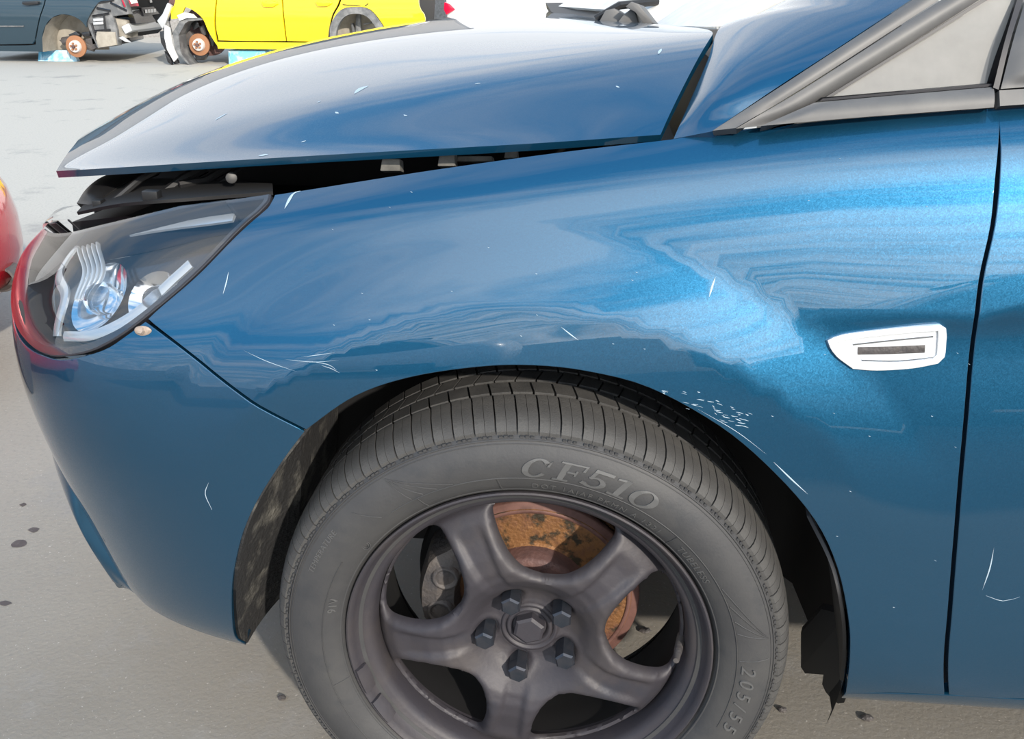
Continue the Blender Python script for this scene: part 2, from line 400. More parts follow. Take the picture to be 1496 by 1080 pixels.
def to_st(p):
    """photo point (or ('s', s, z)) -> surface parameters"""
    if p[0] == 's':
        tt = np.linspace(0, NT-1, 400); z = body(np.full(400, float(p[1])), tt)[:, 2]
        return (float(p[1]), float(tt[np.argmin(abs(z-p[2]))]))
    d = ray(p[0], p[1]); loc, nn, i, dist = _BVH.ray_cast(Vector(CAM), Vector(d).normalized())
    if loc is None:
        dn = d/np.linalg.norm(d); v = _GP-CAM; k = v@dn; e = np.linalg.norm(v-k[:, None]*dn, axis=1); return tuple(_GST[np.argmin(e)])
    a, b, c = _TR[i]; A, B, Cc = _GP[a], _GP[b], _GP[c]
    m = np.stack([B-A, Cc-A], 1); w, *_ = np.linalg.lstsq(m, np.array(loc)-A, rcond=None)
    return tuple(_GST[a]+w[0]*(_GST[b]-_GST[a])+w[1]*(_GST[c]-_GST[a]))
KS, KT = .115, .062
def st_outline(segs, step=.010):
    return closed([[np.array(to_st(p))*(KS, KT) for p in s] for s in segs], step)
def surf(uv, off=0.):
    if callable(off): off = off(uv)[:, None]
    s = np.clip(uv[:, 0]/KS, 0, NS-1); t = np.clip(uv[:, 1]/KT, 0, NT-1)
    n = body_n(s, t)*FLIP; return body(s, t)+n*off, n
def patch(name, uv, mats, parent, holes=(), sp=.012, off=0., thick=.014, inset=None, label=None, rnd=.0012):
    V, T = fill(uv, holes, sp)
    P, n = surf(V, off)
    # orientation
    t0 = P[T[:50]]; g = np.cross(t0[:, 1]-t0[:, 0], t0[:, 2]-t0[:, 0])
    if (g*n[T[:50, 0]]).sum() < 0: T = T[:, ::-1]
    verts = list(P); nor = list(n); faces = [tuple(t) for t in T]
    if thick:
        be = boundary(T); cen = {}
        dd = {}
        for a, b in be:
            e = P[b]-P[a]; o = np.cross(e, n[a]); o /= np.linalg.norm(o)+1e-12
            dd.setdefault(a, []).append(o); dd.setdefault(b, []).append(o)
        idx = {}
        for k, os in dd.items():
            o = np.mean(os, 0); o /= np.linalg.norm(o)+1e-12
            idx[k] = len(verts)
            verts += [P[k]+o*rnd*.7-n[k]*rnd*.8, P[k]+o*rnd*.7-n[k]*rnd*.8, P[k]+o*rnd*.5-n[k]*thick]
            mm = (n[k]+o*.9); mm /= np.linalg.norm(mm); nor += [mm, o, o]
        for a, b in be:
            i, j = idx[a], idx[b]
            faces += [(b, a, i, j), (j+1, i+1, i+2, j+2)]
    return mk(name, verts, faces, mats, parent, normals=nor, label=label)

car = empty('hatchback_car', (0, .88, 0))
tag(car, 'blue metallic hatchback with popped bonnet and bare black steel wheel in the foreground', 'car')

# --- traced edges of the panels
TOP = [(399, 281), (500, 267), (600, 251), (700, 239), (850, 219), (980, 204), (1040, 193), (1200, 177), (1330, 167), (1453, 157)]
GAP = [(1453, 157), (1454, 250), (1446, 330), (1429, 410), (1417, 500), (1408, 600), (1399, 700), (1391, 800), (1383, 900), (1378, 960), (1379, 1015)]
ARCH = [(1237, 1013), (1243, 960), (1241, 905), (1225, 830), (1192, 760), (1132, 690), (1052, 622), (950, 566), (860, 542), (780, 533), (700, 535), (600, 550), (520, 577), (447, 627)]
SEAM = [(447, 627), (380, 592), (310, 540), (260, 500), (217, 466)]
LAMP = [(217, 466), (300, 392), (380, 314), (396, 297), (399, 281)]
fender_uv = st_outline([TOP, GAP, [(1379, 1015), (1300, 1012), (1237, 1013)], ARCH, SEAM, LAMP])
fender = patch('fender', fender_uv, M['paint'], car, sp=.0125, thick=.016)
GAP2 = [(p[0]+9, p[1]) for p in GAP]
door_uv = st_outline([GAP2[::-1], [(1461, 157), ('s', 2, .955), ('s', 1, .968), ('s', .2, .98)], [('s', .2, .98), ('s', .2, .30)], [('s', .2, .30), ('s', 2, .298), (1440, 1019), (1387, 1015)]])
patch('front_door', door_uv, M['paint'], car, sp=.016, thick=.016)
ribbon_later = [(p[0]+4, p[1]) for p in GAP]
sill_uv = st_outline([[(1237, 1017), (1300, 1018), (1400, 1021), (1496, 1027)], [(1496, 1027), ('s', .2, .288)], [('s', .2, .288), ('s', .2, .245)], [('s', .2, .245), ('s', 2, .245), (1400, 1042), (1300, 1035), (1230, 1029)], [(1230, 1029), (1237, 1017)]])
patch('sill', sill_uv, M['paint'], car, sp=.012, off=-.003, thick=.03)

BARCH = [(443, 631), (400, 690), (365, 750), (346, 805), (337, 870), (342, 930), (352, 966)]
bump_uv = st_outline([[(212, 471), (257, 505), (307, 545), (377, 597), (443, 631)], BARCH, [(352, 966), (300, 950), (245, 925), (203, 893)],
    [(203, 893), (155, 838), (108, 773), (76, 715), ('s', 13.6, .455), ('s', 15, .43), ('s', 18, .42)], [('s', 18, .42), ('s', 18, .625)],
    [('s', 18, .625), ('s', 15, .63), ('s', 13.4, .64), (30, 498), (60, 520), (95, 527), (150, 513), (185, 491), (212, 471)]])
patch('front_bumper', bump_uv, M['paint'], car, sp=.0125, thick=.02)
fold = [to_st(p) for p in [(203, 893), (180, 868), (155, 838), (130, 806), (108, 773), (90, 742), (76, 715), ('s', 13.3, .460), ('s', 14, .45), ('s', 15, .43), ('s', 16.5, .425), ('s', 18, .42)]]
def fold_row(dz, off):
    o = []
    for k, (a, b) in enumerate(fold):
        z0 = body(np.array([a]), np.array([b]))[0, 2]; fd = float(sstep(0, 5, k)); st = to_st(('s', a, max(.238, z0-dz*(.25+.75*fd))))
        o.append(surf(np.array([st])*(KS, KT), -.004+(off+.004)*fd)[0][0])
    return o
E0, E1, E2 = fold_row(0, -.006), fold_row(.035, .017), fold_row(.16, .012)
def rows(name, R, mt, parent, n=60, m=5):
    """smooth sheet through several edge rows"""
    P = np.array([np.array(r) for r in R]).transpose(1, 0, 2); a = np.linspace(0, P.shape[0]-1, n); b = np.linspace(0, P.shape[1]-1, m*(len(R)-1)+1)
    A, B = np.meshgrid(a, b, indexing='ij'); Q = bspline(P, A, B); k = Q.shape[1]
    f = [(i*k+j, (i+1)*k+j, (i+1)*k+j+1, i*k+j+1) for i in range(n-1) for j in range(k-1)]
    o = mk(name, Q.reshape(-1, 3), f, mt, parent, smooth=True); md = o.modifiers.new('thickness', 'SOLIDIFY'); md.thickness = .004; md.offset = 0; return o
rows('bumper_lip', [E0, E1, E2], M['paint'], car)
# --- headlight
HL = [[(396, 284), (340, 285), (260, 290), (200, 295), (140, 305), (90, 317)], [(90, 317), (65, 328), ('s', 13.2, .752), ('s', 14.2, .73)], [('s', 14.2, .73), ('s', 14.2, .665)],
      [('s', 14.2, .665), ('s', 13.2, .655), (36, 492), (62, 514), (95, 520), (150, 506), (213, 464), (300, 388), (379, 311)], [(379, 311), (393, 296), (396, 284)]]
hl_uv = st_outline(HL, .008)
def shrink(uv, d):
    """move a closed 2D outline inwards"""
    n = len(uv); a = np.roll(uv, 1, 0); b = np.roll(uv, -1, 0); t = b-a; t /= np.linalg.norm(t, axis=1, keepdims=True)+1e-12
    ar = .5*np.sum(uv[:, 0]*b[:, 1]-b[:, 0]*uv[:, 1]); nn = np.stack([-t[:, 1], t[:, 0]], 1)*(1 if ar > 0 else -1)
    return uv+nn*d
M['lamp_bezel'] = mat('dark_silvered_bezel', (.05, .055, .065), .12, .6)
hl = patch('headlight', shrink(hl_uv, .004), M['lamp_bezel'], car, sp=.02, off=-.05, thick=0, label='clear headlight with chrome reflector and dark housing')
patch('headlight_lens', shrink(hl_uv, .001), M['clear'], hl, sp=.0125, off=.003, thick=0)
patch('lens_seal', hl_uv, M['rubber_seal'], hl, holes=[shrink(hl_uv, .0075)], sp=.03, off=.002, thick=.05)
def st_band(uvs, off): return surf(np.array([np.array(to_st(p))*(KS, KT) for p in uvs]), off)
# chrome reflector bowl, ribbed inner lens and projector
def bowl(name, c, ax, r, depth, mt, parent, n=40, sy=1.):
    v = []; f = []; ax = Vector(ax).normalized(); a = ax.cross(Vector((0, 0, 1))).normalized(); b = a.cross(ax); m = 9
    for k in range(m):
        q = k/(m-1)
        for i in range(n):
            t = 2*math.pi*i/n; v.append(Vector(c)+(a*math.cos(t)+b*math.sin(t)*sy)*r*(q**.5+.02)-ax*depth*(1-q))
    for k in range(m-1):
        for i in range(n): j = (i+1) % n; f.append((k*n+i, k*n+j, (k+1)*n+j, (k+1)*n+i))
    f.append(tuple(range(n)))
    return mk(name, v, f, mt, parent, smooth=True)
P_, n_ = st_band([(120, 420), (190, 400), (100, 430)], -.026)
bowl('reflector', P_[0], n_[0], .040, .022, M['chrome'], hl, sy=1.15)
P_, n_ = st_band([(205, 425)], -.024)
bowl('reflector', P_[0], n_[0], .034, .02, M['chrome'], hl, sy=1.)
def uvball(c, r, sx=1, sy=1, sz=1, n=20, m=12):
    v = []; f = []
    for i in range(m+1):
        a = math.pi*i/m
        for k in range(n):
            b = 2*math.pi*k/n; v.append((c[0]+r*sx*math.sin(a)*math.cos(b), c[1]+r*sy*math.sin(a)*math.sin(b), c[2]+r*sz*math.cos(a)))
    for i in range(m):
        for k in range(n): f.append((i*n+k, (i+1)*n+k, (i+1)*n+(k+1) % n, i*n+(k+1) % n))
    return v, f
M['bulb'] = mat('projector_glass', (.9, .95, 1), .02, 0, 0, trans=1.)
M['haze_plastic'] = mat('clear_grey_plastic', (.40, .44, .48), .2, .5)
for (px, py, rr) in ((120, 420, .021), (205, 425, .017)):
    P_, n_ = st_band([(px, py)], -.03); v, f = uvball(P_[0], rr); mk('projector', v, f, M['bulb'], hl, smooth=True)
def ribbon(pts, w, offs, mt, name, parent, steps=26, th=.003):
    """a strip following traced points on the lamp, w wide, with thickness"""
    uv = np.array(catmull([np.array(to_st(p))*(KS, KT) for p in pts], .004)); P, n = surf(uv, offs)
    d = np.gradient(P, axis=0); d /= np.linalg.norm(d, axis=1, keepdims=True); sd = np.cross(d, n); v = []; f = []
    m = len(P)
    for i in range(m):
        for a, b in ((-.5, 0), (-.2, .35), (.2, .35), (.5, 0), (.5, -1), (-.5, -1)): v.append(P[i]+sd[i]*w*a+n[i]*th*b)
    for i in range(m-1):
        for k in range(6): f.append((i*6+k, i*6+(k+1) % 6, (i+1)*6+(k+1) % 6, (i+1)*6+k))
    f += [tuple(range(6)), tuple(range((m-1)*6, m*6))[::-1]]
    o = mk(name, v, f, mt, parent, smooth=True); o.data.set_sharp_from_angle(angle=math.radians(40)); return o
ribbon([(60, 490), (75, 420), (70, 380), (110, 335), (200, 318), (330, 300)], .014, -.018, M['haze_plastic'], 'daylight_strip', hl)
ribbon([(70, 490), (120, 485), (180, 450), (240, 395), (262, 375)], .012, -.02, M['haze_plastic'], 'daylight_strip', hl)
ribbon([(250, 425), (300, 370), (350, 325)], .012, -.02, M['haze_plastic'], 'bezel_trim', hl)
for k in range(5):
    ribbon([(100+k*7, 352-k*2), (108+k*7, 385), (96+k*5, 430)], .0035, -.014, M['haze_plastic'], 'lens_rib', hl, th=.004)
ribbon(ribbon_later, .05, -.016, M['dark'], 'door_seal', car)
# --- side marker lamp
sm = [[(1209, 497), (1230, 489), (1290, 481), (1340, 476), (1372, 474)], [(1372, 474), (1379, 478), (1380, 490)], [(1380, 490), (1377, 520), (1368, 529)], [(1368, 529), (1330, 536), (1280, 539), (1245, 537)], [(1245, 537), (1222, 520), (1212, 506), (1209, 497)]]
sm_uv = st_outline(sm, .003)
M['silver_refl'] = mat('silvered_plastic', (.66, .68, .70), .35, .1)
M['marker_lens'] = mat('marker_lens_plastic', (.80, .82, .84), .12, .35, 1.)
sml = patch('side_marker_lamp', sm_uv, M['marker_lens'], car, holes=[shrink(sm_uv, .0034)], sp=.006, off=.005, thick=.006, label='clear side indicator lamp on the front wing')
patch('reflector', shrink(sm_uv, .0030), M['silver_refl'], sml, sp=.006, off=.0025, thick=0)
patch('lens', shrink(sm_uv, .0028), M['clear'], sml, sp=.006, off=.0045, thick=0)
ribbon([(1252, 512), (1300, 511), (1350, 509)], .008, .0026, M['cast'], 'bulb_holder', sml, th=.0012)
ribbon([(1258, 525), (1310, 526), (1362, 521)], .003, .0026, M['chrome'], 'bulb_holder', sml, th=.0015)
ribbon([(1245, 502), (1300, 496), (1362, 490)], .003, .0026, M['chrome'], 'bulb_holder', sml, th=.0015)
# --- bumper clip
P_, n_ = st_band([(210, 484)], .001)
v, f = uvball(P_[0], .0085, 1.25, .3, .75, 16, 8); cl = mk('bumper_clip', v, f, M['clip'], car, smooth=True, label='stained clear plastic clip below the headlight')
MB().tube([P_[0]+n_[0]*.001, P_[0]+n_[0]*.006], .004, 6).build('screw_head', M['clip'], cl)

# --- bonnet
def P3(px, py, y): return ony(px, py, y)
HOOD = np.array([
 [P3(965, 197, .10), P3(800, 209, .105), P3(600, 219, .12), P3(385, 232, .16), P3(200, 243, .22), P3(82, 250, .28)],
 [P3(980, 163, .125), P3(812, 182, .135), P3(600, 199, .15), P3(385, 217, .19), P3(200, 236, .24), P3(84, 247, .295)],
 [P3(1008, 108, .18), P3(832, 122, .19), P3(610, 152, .21), P3(395, 182, .24), P3(206, 216, .28), P3(88, 240, .325)],
 [P3(1026, 74, .215), P3(852, 88, .235), P3(625, 122, .255), P3(410, 154, .285), P3(216, 196, .32), P3(94, 231, .365)],
 [P3(1040, 52, .255), P3(868, 66, .285), P3(640, 98, .315), P3(425, 130, .345), P3(226, 176, .375), P3(100, 222, .415)],
 [P3(1048, 40, .31), P3(880, 46, .38), P3(650, 70, .42), P3(440, 98, .44), P3(240, 150, .46), P3(112, 208, .50)],
 [(.08, .62, .988), (-.05, .62, .994), (-.24, .62, .976), (-.45, .62, .945), (-.65, .62, .885), (-.805, .62, .805)],
 [(-.03, .88, .992), (-.13, .88, .990), (-.30, .88, .972), (-.5, .88, .940), (-.70, .88, .885), (-.865, .88, .805)]], float)
mir = HOOD[:-1][::-1].copy(); mir[:, :, 1] = 1.76-mir[:, :, 1]
HN = np.concatenate([HOOD, mir], 0)
def hood_mesh():
    na, nb = 170, 90; a = np.linspace(0, HN.shape[0]-1, na); b = np.linspace(0, HN.shape[1]-1, nb)
    A, B = np.meshgrid(a, b, indexing='ij'); P = bspline(HN, A, B)
    # shallow dents and ripples along the near slope
    ph = np.sin(B*2.4+.6)*np.exp(-((A-2.)/1.4)**2)*.0012
    P[..., 2] += ph
    da = np.gradient(P, axis=0); db = np.gradient(P, axis=1); n = np.cross(da, db); n /= np.linalg.norm(n, axis=-1, keepdims=True)
    if n[..., 2].mean() < 0: n = -n
    V = P.reshape(-1, 3); nv = n.reshape(-1, 3); f = []
    for i in range(na-1):
        for j in range(nb-1): f.append((i*nb+j, (i+1)*nb+j, (i+1)*nb+j+1, i*nb+j+1))
    verts = list(V); nor = list(nv)
    # under skin, following the outer one 9 mm below
    base = len(verts); lowp = P-n*.009; lowp[..., 2] -= .0; verts += list(lowp.reshape(-1, 3)); nor += list(-nv)
    g = [tuple(base+k for k in q[::-1]) for q in f]
    loop = [i*nb for i in range(na)]+[(na-1)*nb+j for j in range(1, nb)]+[i*nb+nb-1 for i in range(na-2, -1, -1)]+[j for j in range(nb-2, 0, -1)]
    cen = P.mean((0, 1)); e0 = len(verts)
    for k in loop:
        o = V[k]-cen; o = o-nv[k]*(o@nv[k]); o /= np.linalg.norm(o)
        verts += [V[k], V[k]-nv[k]*.009]; nor += [o, o]
    nl = len(loop); h = [(e0+2*i, e0+2*i+1, e0+2*((i+1) % nl)+1, e0+2*((i+1) % nl)) for i in range(nl)]
    fm = [0]*len(f)+[1]*len(g)+[0]*len(h)
    return mk('bonnet', verts, f+g+h, None, car, normals=nor, mats=[M['paint'], M['black']], fm=fm)
hood_mesh()

# --- loft patch between two traced 3D edges
def loft(name, e0, e1, mt, parent, nu=40, nv=14, bulge=0., thick=.006, label=None):
    A = np.array(catmull(np.array(e0), 1e-3*max(1, 1))); B = np.array(catmull(np.array(e1), 1e-3))
    def rs(Q, n):
        d = np.r_[0, np.cumsum(np.linalg.norm(np.diff(Q, axis=0), axis=1))]; u = np.linspace(0, d[-1], n)
        return np.stack([np.interp(u, d, Q[:, k]) for k in range(3)], 1)
    A = rs(A, nu); B = rs(B, nu); w = np.linspace(0, 1, nv)[None, :, None]
    P = A[:, None]*(1-w)+B[:, None]*w
    du = np.gradient(P, axis=0); dv_ = np.gradient(P, axis=1); n = np.cross(du, dv_); n /= np.linalg.norm(n, axis=-1, keepdims=True)+1e-12
    if (n*(CAM-P)).sum(-1).mean() < 0: n = -n
    if bulge:
        P = P+n*(bulge*4*w*(1-w))*sstep(0, .14, np.linspace(0, 1, nu))[:, None, None]; du = np.gradient(P, axis=0); dv_ = np.gradient(P, axis=1); n = np.cross(du, dv_); n /= np.linalg.norm(n, axis=-1, keepdims=True)+1e-12
        if (n*(CAM-P)).sum(-1).mean() < 0: n = -n
    V = list(P.reshape(-1, 3)); nn = list(n.reshape(-1, 3)); b = len(V); f = []
    for i in range(nu-1):
        for j in range(nv-1): f.append((i*nv+j, (i+1)*nv+j, (i+1)*nv+j+1, i*nv+j+1))
    if thick:
        V += list((P-n*thick).reshape(-1, 3)); nn += list(-n.reshape(-1, 3)); f += [tuple(b+k for k in q[::-1]) for q in f]
        loop = [i*nv for i in range(nu)]+[(nu-1)*nv+j for j in range(1, nv)]+[i*nv+nv-1 for i in range(nu-2, -1, -1)]+[j for j in range(nv-2, 0, -1)]
        cen = P.mean((0, 1)); e = len(V)
        for k in loop:
            p = P.reshape(-1, 3)[k]; q = n.reshape(-1, 3)[k]; o = p-cen; o = o-q*(o@q); o /= np.linalg.norm(o)+1e-12
            V += [p, p-q*thick]; nn += [o, o]
        m = len(loop); f += [(e+2*i, e+2*i+1, e+2*((i+1) % m)+1, e+2*((i+1) % m)) for i in range(m)]
    Va = np.array(V); Na = np.array(nn); q = np.array(f[:(nu-1)*(nv-1)])
    g = np.cross(Va[q[:, 1]]-Va[q[:, 0]], Va[q[:, 2]]-Va[q[:, 0]])
    if (g*Na[q[:, 0]]).sum() < 0: f = [k[::-1] for k in f]
    return mk(name, V, f, mt, parent, normals=nn, label=label)
# pillar root (body colour) from the wing up to the windscreen
loft('windscreen_pillar', [P3(984, 203, .095), P3(1005, 155, .135), P3(1033, 90, .20), P3(1052, 40, .285), P3(1085, 30, .30), P3(1150, -2, .31), P3(1260, -65, .34)],
     [P3(1040, 192, .083), P3(1090, 158, .092), P3(1150, 118, .10), P3(1215, 76, .112), P3(1330, 0, .135), P3(1400, -46, .15), P3(1500, -112, .17)], M['paint'], car, bulge=.012, thick=.012)
# grey window surround
loft('window_trim', [P3(1041, 191, .080), P3(1150, 120, .097), P3(1333, 0, .132), P3(1500, -110, .165)], [P3(1075, 187, .076), P3(1180, 124, .093), P3(1375, -2, .128), P3(1540, -108, .16)], M['trim'], car, nv=8, bulge=.003, thick=.01)
loft('window_trim', [P3(1075, 188, .074), P3(1180, 126, .092), P3(1375, 0, .127), P3(1540, -106, .16)], [P3(1112, 184, .080), P3(1198, 146, .096), P3(1440, -6, .130), P3(1605, -108, .165)], M['trim'], car, nv=8, bulge=.004, thick=.01)
loft('window_trim', [P3(1112, 184, .072), P3(1250, 172, .072), P3(1452, 157, .072)], [P3(1190, 150, .083), P3(1300, 140, .084), P3(1451, 127, .084)], M['trim'], car, nv=8, bulge=.003, thick=.012)
loft('window_seal', [P3(1197, 148, .086), P3(1300, 139, .086), P3(1451, 126, .086)], [P3(1202, 144, .086), P3(1300, 135.5, .086), P3(1451, 122.5, .086)], M['rubber_seal'], car, nv=3, thick=.008)
loft('window_seal', [P3(1200, 146, .095), P3(1440, -4, .127), P3(1605, -106, .16)], [P3(1207, 146, .095), P3(1446, -2, .127), P3(1612, -104, .16)], M['rubber_seal'], car, nv=3, thick=.006)
loft('quarter_window', [P3(1200, 147, .097), P3(1320, 137, .097), P3(1454, 125, .097)], [P3(1200, 146, .097), P3(1440, -6, .131), P3(1530, -62, .15)], M['dusty'], car, nv=16, thick=.004, label='dusty triangular quarter window')
loft('window_seal', [P3(1451, 128, .080), P3(1468, 60, .10), P3(1487, -4, .125), P3(1520, -110, .165)], [P3(1459, 131, .080), P3(1476, 60, .10), P3(1496, -4, .125), P3(1529, -110, .165)], M['rubber_seal'], car, nv=4, thick=.02)
loft('door_window_trim', [P3(1461, 155, .072), P3(1560, 148, .072), P3(1700, 138, .072), (1.58, .075, .992)], [P3(1460, 132, .078), P3(1560, 126, .078), P3(1700, 116, .078), (1.58, .082, 1.012)], M['trim'], car, nv=8, bulge=.003, thick=.012)
loft('mirror_mount', [P3(1462, 130, .080), P3(1480, 60, .10), P3(1500, -6, .125)], [P3(1540, 124, .08), P3(1545, 60, .10), P3(1550, -6, .125)], M['trim'], car, nv=8, bulge=.006, thick=.012)
loft('door_window', [P3(1540, 124, .09), P3(1640, 118, .09), P3(1750, 112, .09), (1.58, .09, 1.005)], [P3(1545, -8, .13)+np.array((.02, .13, .28)), P3(1640, -8, .13)+np.array((.02, .13, .31)), P3(1750, -8, .13)+np.array((.02, .13, .33)), (1.58, .26, 1.38)], M['dusty'], car, nv=8, thick=.004)
MB().box((1.02, .88, .72), (1.12, 1.45, .44)).build('cabin_interior', M['black'], car, bevel=.03)
MB().box((.62, .88, .95), (.34, 1.35, .10)).build('dashboard', M['black'], car, bevel=.03)
# windscreen and scuttle
loft('windscreen', [P3(955, 36, .62), P3(1000, 38, .45), P3(1050, 38, .32), P3(1088, 29, .305)], [P3(1080, -50, .66), P3(1150, -52, .5), P3(1200, -50, .38), P3(1250, -62, .345)], M['screen'], car, nv=14, thick=.004, label='hazy bright windscreen')
loft('windscreen', [(-.02, .90, 1.0), (.04, .8, 1.0), (.085, .70, 1.0), P3(955, 36, .62)], [(.17, .95, 1.12), (.2, .85, 1.12), (.24, .74, 1.12), P3(1080, -50, .66)], M['screen'], car, nv=10, thick=.004, label='hazy bright windscreen')
loft('scuttle_panel', [P3(797, 4, .95), P3(860, 3, .88), P3(957, 2, .75)], [P3(806, 18, .86), P3(850, 31, .76), P3(876, 36, .66)], M['black'], car, nv=6, thick=.01)
wb = MB()
def quad_block(pts, y, dep, mb):
    mb.prism([P3(a, b, y) for a, b in pts], (0.01, dep, -.004))
quad_block([(874, 33), (884, 15), (897, 12), (912, 22), (905, 36)], .60, .03, wb)
quad_block([(899, 36), (912, 20), (925, 10), (934, 36)], .585, .03, wb)
quad_block([(913, 10), (922, 2), (933, 6), (955, 34), (942, 38), (928, 18)], .57, .03, wb)
wb.build('wiper_arm_cover', M['trim'], car, bevel=.002)
MB().tube([P3(870, 28, .62), P3(905, 8, .62), P3(960, 2, .66)], .006, 8).build('wiper_arm', M['black'], car, smooth=True)

# --- inside the bonnet gap
HE = [(965, 197, .10), (800, 209, .105), (600, 219, .12), (385, 232, .16), (200, 243, .22), (110, 249, .27)]
rail_o = [ony(a, b+16, c+.035)-np.array((0, 0, .012)) for a, b, c in [(1000, 203, .10), (850, 220, .105), (700, 240, .11), (600, 252, .12), (395, 285, .15)]]
rail_i = [p+np.array((0, .10, -.03)) for p in rail_o]
loft('inner_wing', rail_o, rail_i, M['dark'], car, nv=5, thick=.004)
loft('inner_wing', rail_i, [p+np.array((0, .02, -.25)) for p in rail_i], M['dark'], car, nv=5, thick=.004)
MB().box((-.17, .86, .73), (.76, 1.1, .05)).build('engine_cover', M['dark'], car)
MB().prism([(-.74, .50, .60), (.15, .50, .60), (.15, .50, .90), (-.20, .50, .90), (-.48, .50, .868), (-.60, .50, .832), (-.655, .50, .79), (-.70, .50, .758), (-.735, .50, .73)], (0, .05, 0)).build('radiator_support', M['dark'], car)
MB().prism([(-.66, .30, .60), (-.30, .17, .60), (-.30, .17, .775), (-.55, .25, .765), (-.655, .30, .742)], (.02, .19, 0)).build('lamp_carrier', M['dark'], car)
MB().box((.22, .88, .80), (.02, 1.3, .30)).build('bulkhead', M['dark'], car)
br = MB()
for (px, py, w, h, y) in ((570, 241, 30, 18, .150), (652, 233, 26, 20, .145), (690, 232, 60, 8, .165), (746, 224, 20, 14, .145), (889, 208, 18, 10, .135)):
    a = ony(px-w/2, py+h/2, y); b = ony(px+w/2, py+h/2, y); c_ = ony(px+w/2-1, py-h/2, y); d_ = ony(px-w/2+3, py-h/2, y)
    br = MB(); br.prism([a, b, c_, d_], (0, .02, -.006)); br.build('hinge_bracket', M['bracket'], car, bevel=.0015)
# front slam panel with black ribs and latch pieces
sl = [ony(92, 312, .26), ony(120, 275, .28), ony(160, 255, .31), ony(240, 238, .36)]
loft('slam_panel', [ony(112, 310, .22), ony(180, 297, .19), ony(280, 289, .165), ony(398, 280, .14)], [ony(140, 280, .34), ony(200, 262, .33), ony(300, 262, .28), ony(398, 268, .22)], M['dark'], car, nv=6, thick=.004)
loft('grille_top', [ony(112, 297, .27), ony(126, 276, .30), ony(148, 259, .34), ony(182, 247, .40)], [ony(137, 300, .24), ony(156, 284, .27), ony(186, 266, .32), ony(232, 246, .38)], M['black'], car, nv=6, thick=.01, bulge=.006)
for pts, w in (([(165, 296), (205, 262), (243, 242)], .008), ([(232, 290), (268, 262), (300, 245)], .012), ([(262, 270), (300, 264), (335, 244)], .009), ([(300, 284), (330, 262), (352, 246)], .006)):
    q = [ony(a, b, .24+.02*k) for k, (a, b) in enumerate(pts)]
    MB().tube(q, w*.6, 8).build('support_strut', M['black'], car, smooth=True)
MB().tube([ony(338, 260, .20), ony(338, 260, .21)], .007, 14).build('blanking_plug', M['black'], car, bevel=.001)
MB().box(tuple(ony(222, 285, .19)), (.02, .014, .012)).build('buffer', M['black'], car, bevel=.002)
MB().box(tuple(ony(145, 298, .23)), (.012, .014, .012)).build('buffer', M['black'], car, bevel=.002)

# --- wheel arch liner
def arcs(r, a0, a1, n, y): return [(r*math.cos(math.radians(a0+(a1-a0)*i/n)), y, .306+r*math.sin(math.radians(a0+(a1-a0)*i/n))) for i in range(n+1)]
LP = [(.379, .012), (.392, .04), (.398, .09), (.398, .20), (.39, .30), (.36, .33), (.25, .34)]
v, f = lathe(LP[2:], 24, math.radians(148), math.radians(182)); mk('arch_liner', v, f, M['dark'], car, smooth=True)
v, f = lathe(LP, 90, math.radians(-14), math.radians(150))
mk('arch_liner', v, f, M['dark'], car, smooth=True)
fr_o = [np.array(p) for p in [body(*[np.array([q]) for q in to_st(p)])[0] for p in [(450, 626), (402, 690), (368, 748), (349, 805), (341, 870), (346, 930), (354, 962)]]]
fr_o = [p+np.array((.002, .004, 0)) for p in fr_o]
fr_i = [p+np.array((dx, .12, dz)) for p, dx, dz in zip(fr_o, (-.02, -.0, .02, .035, .04, .035, .03), (.02, .03, .02, .0, -.0, 0, .01))]
loft('arch_liner', fr_o, fr_i, M['liner'], car, nv=10, thick=.004, bulge=-.006, label='dusty black liner edge at the front of the wheel arch')
fr_2 = [p+np.array((.0, .18, .0)) for p in fr_i]
loft('arch_liner', fr_i, fr_2, M['liner'], car, nv=6, thick=.004)
# rear liner with the torn flap under the sill
rr_o = [body(*[np.array([q]) for q in to_st(p)])[0]+np.array((-.003, .006, 0)) for p in [(1190, 758), (1225, 832), (1240, 905), (1242, 960), (1238, 1000), (1226, 1027)]]
rr_i = [p+np.array(d) for p, d in zip(rr_o, ((.01, .10, 0), (.01, .10, .01), (.01, .10, .0), (.012, .10, .01), (.02, .06, .02), (.01, .03, .012)))]
loft('arch_liner', rr_o[:-1], rr_i[:-1], M['black'], car, nv=8, thick=.004, bulge=-.004, label='black liner edge at the rear of the wheel arch')
fl = [(1170, 925), (1170, 975), (1176, 984), (1203, 986), (1201, 1000), (1206, 1011), (1215, 1022), (1224, 1028), (1233, 1027), (1240, 1012), (1244, 940), (1238, 900), (1200, 890)]
MB().prism([ony(a, b, .045+.0009*(1240-a)) for a, b in fl], (.004, .012, 0)).build('mud_flap', M['black'], car, label='torn black flap hanging behind the tyre')

# ------------------------------------------------------------------ wheel
YS = [(.2235, .006), (.228, -.002), (.236, -.0075), (.247, -.0125), (.258, -.0145), (.270, -.0140), (.280, -.0105), (.288, -.006), (.2925, -.0035)]
def yside(r):
    a, b = zip(*YS); return float(np.interp(r, a, b))
prof = [(.205, .016), (.214, .012), (.2195, .010)] + YS + [(.2935, -.0010), (.2975, .002), (.3015, .008), (.3045, .018), (.3065, .035), (.3075, .06), (.308, .10), (.3075, .15), (.305, .175), (.296, .195), (.27, .208), (.24, .204), (.22, .19), (.205, .186)]
v, f = lathe(prof, 180)
tyre = mk('tyre', v, f, M['tyre'], car, smooth=True)
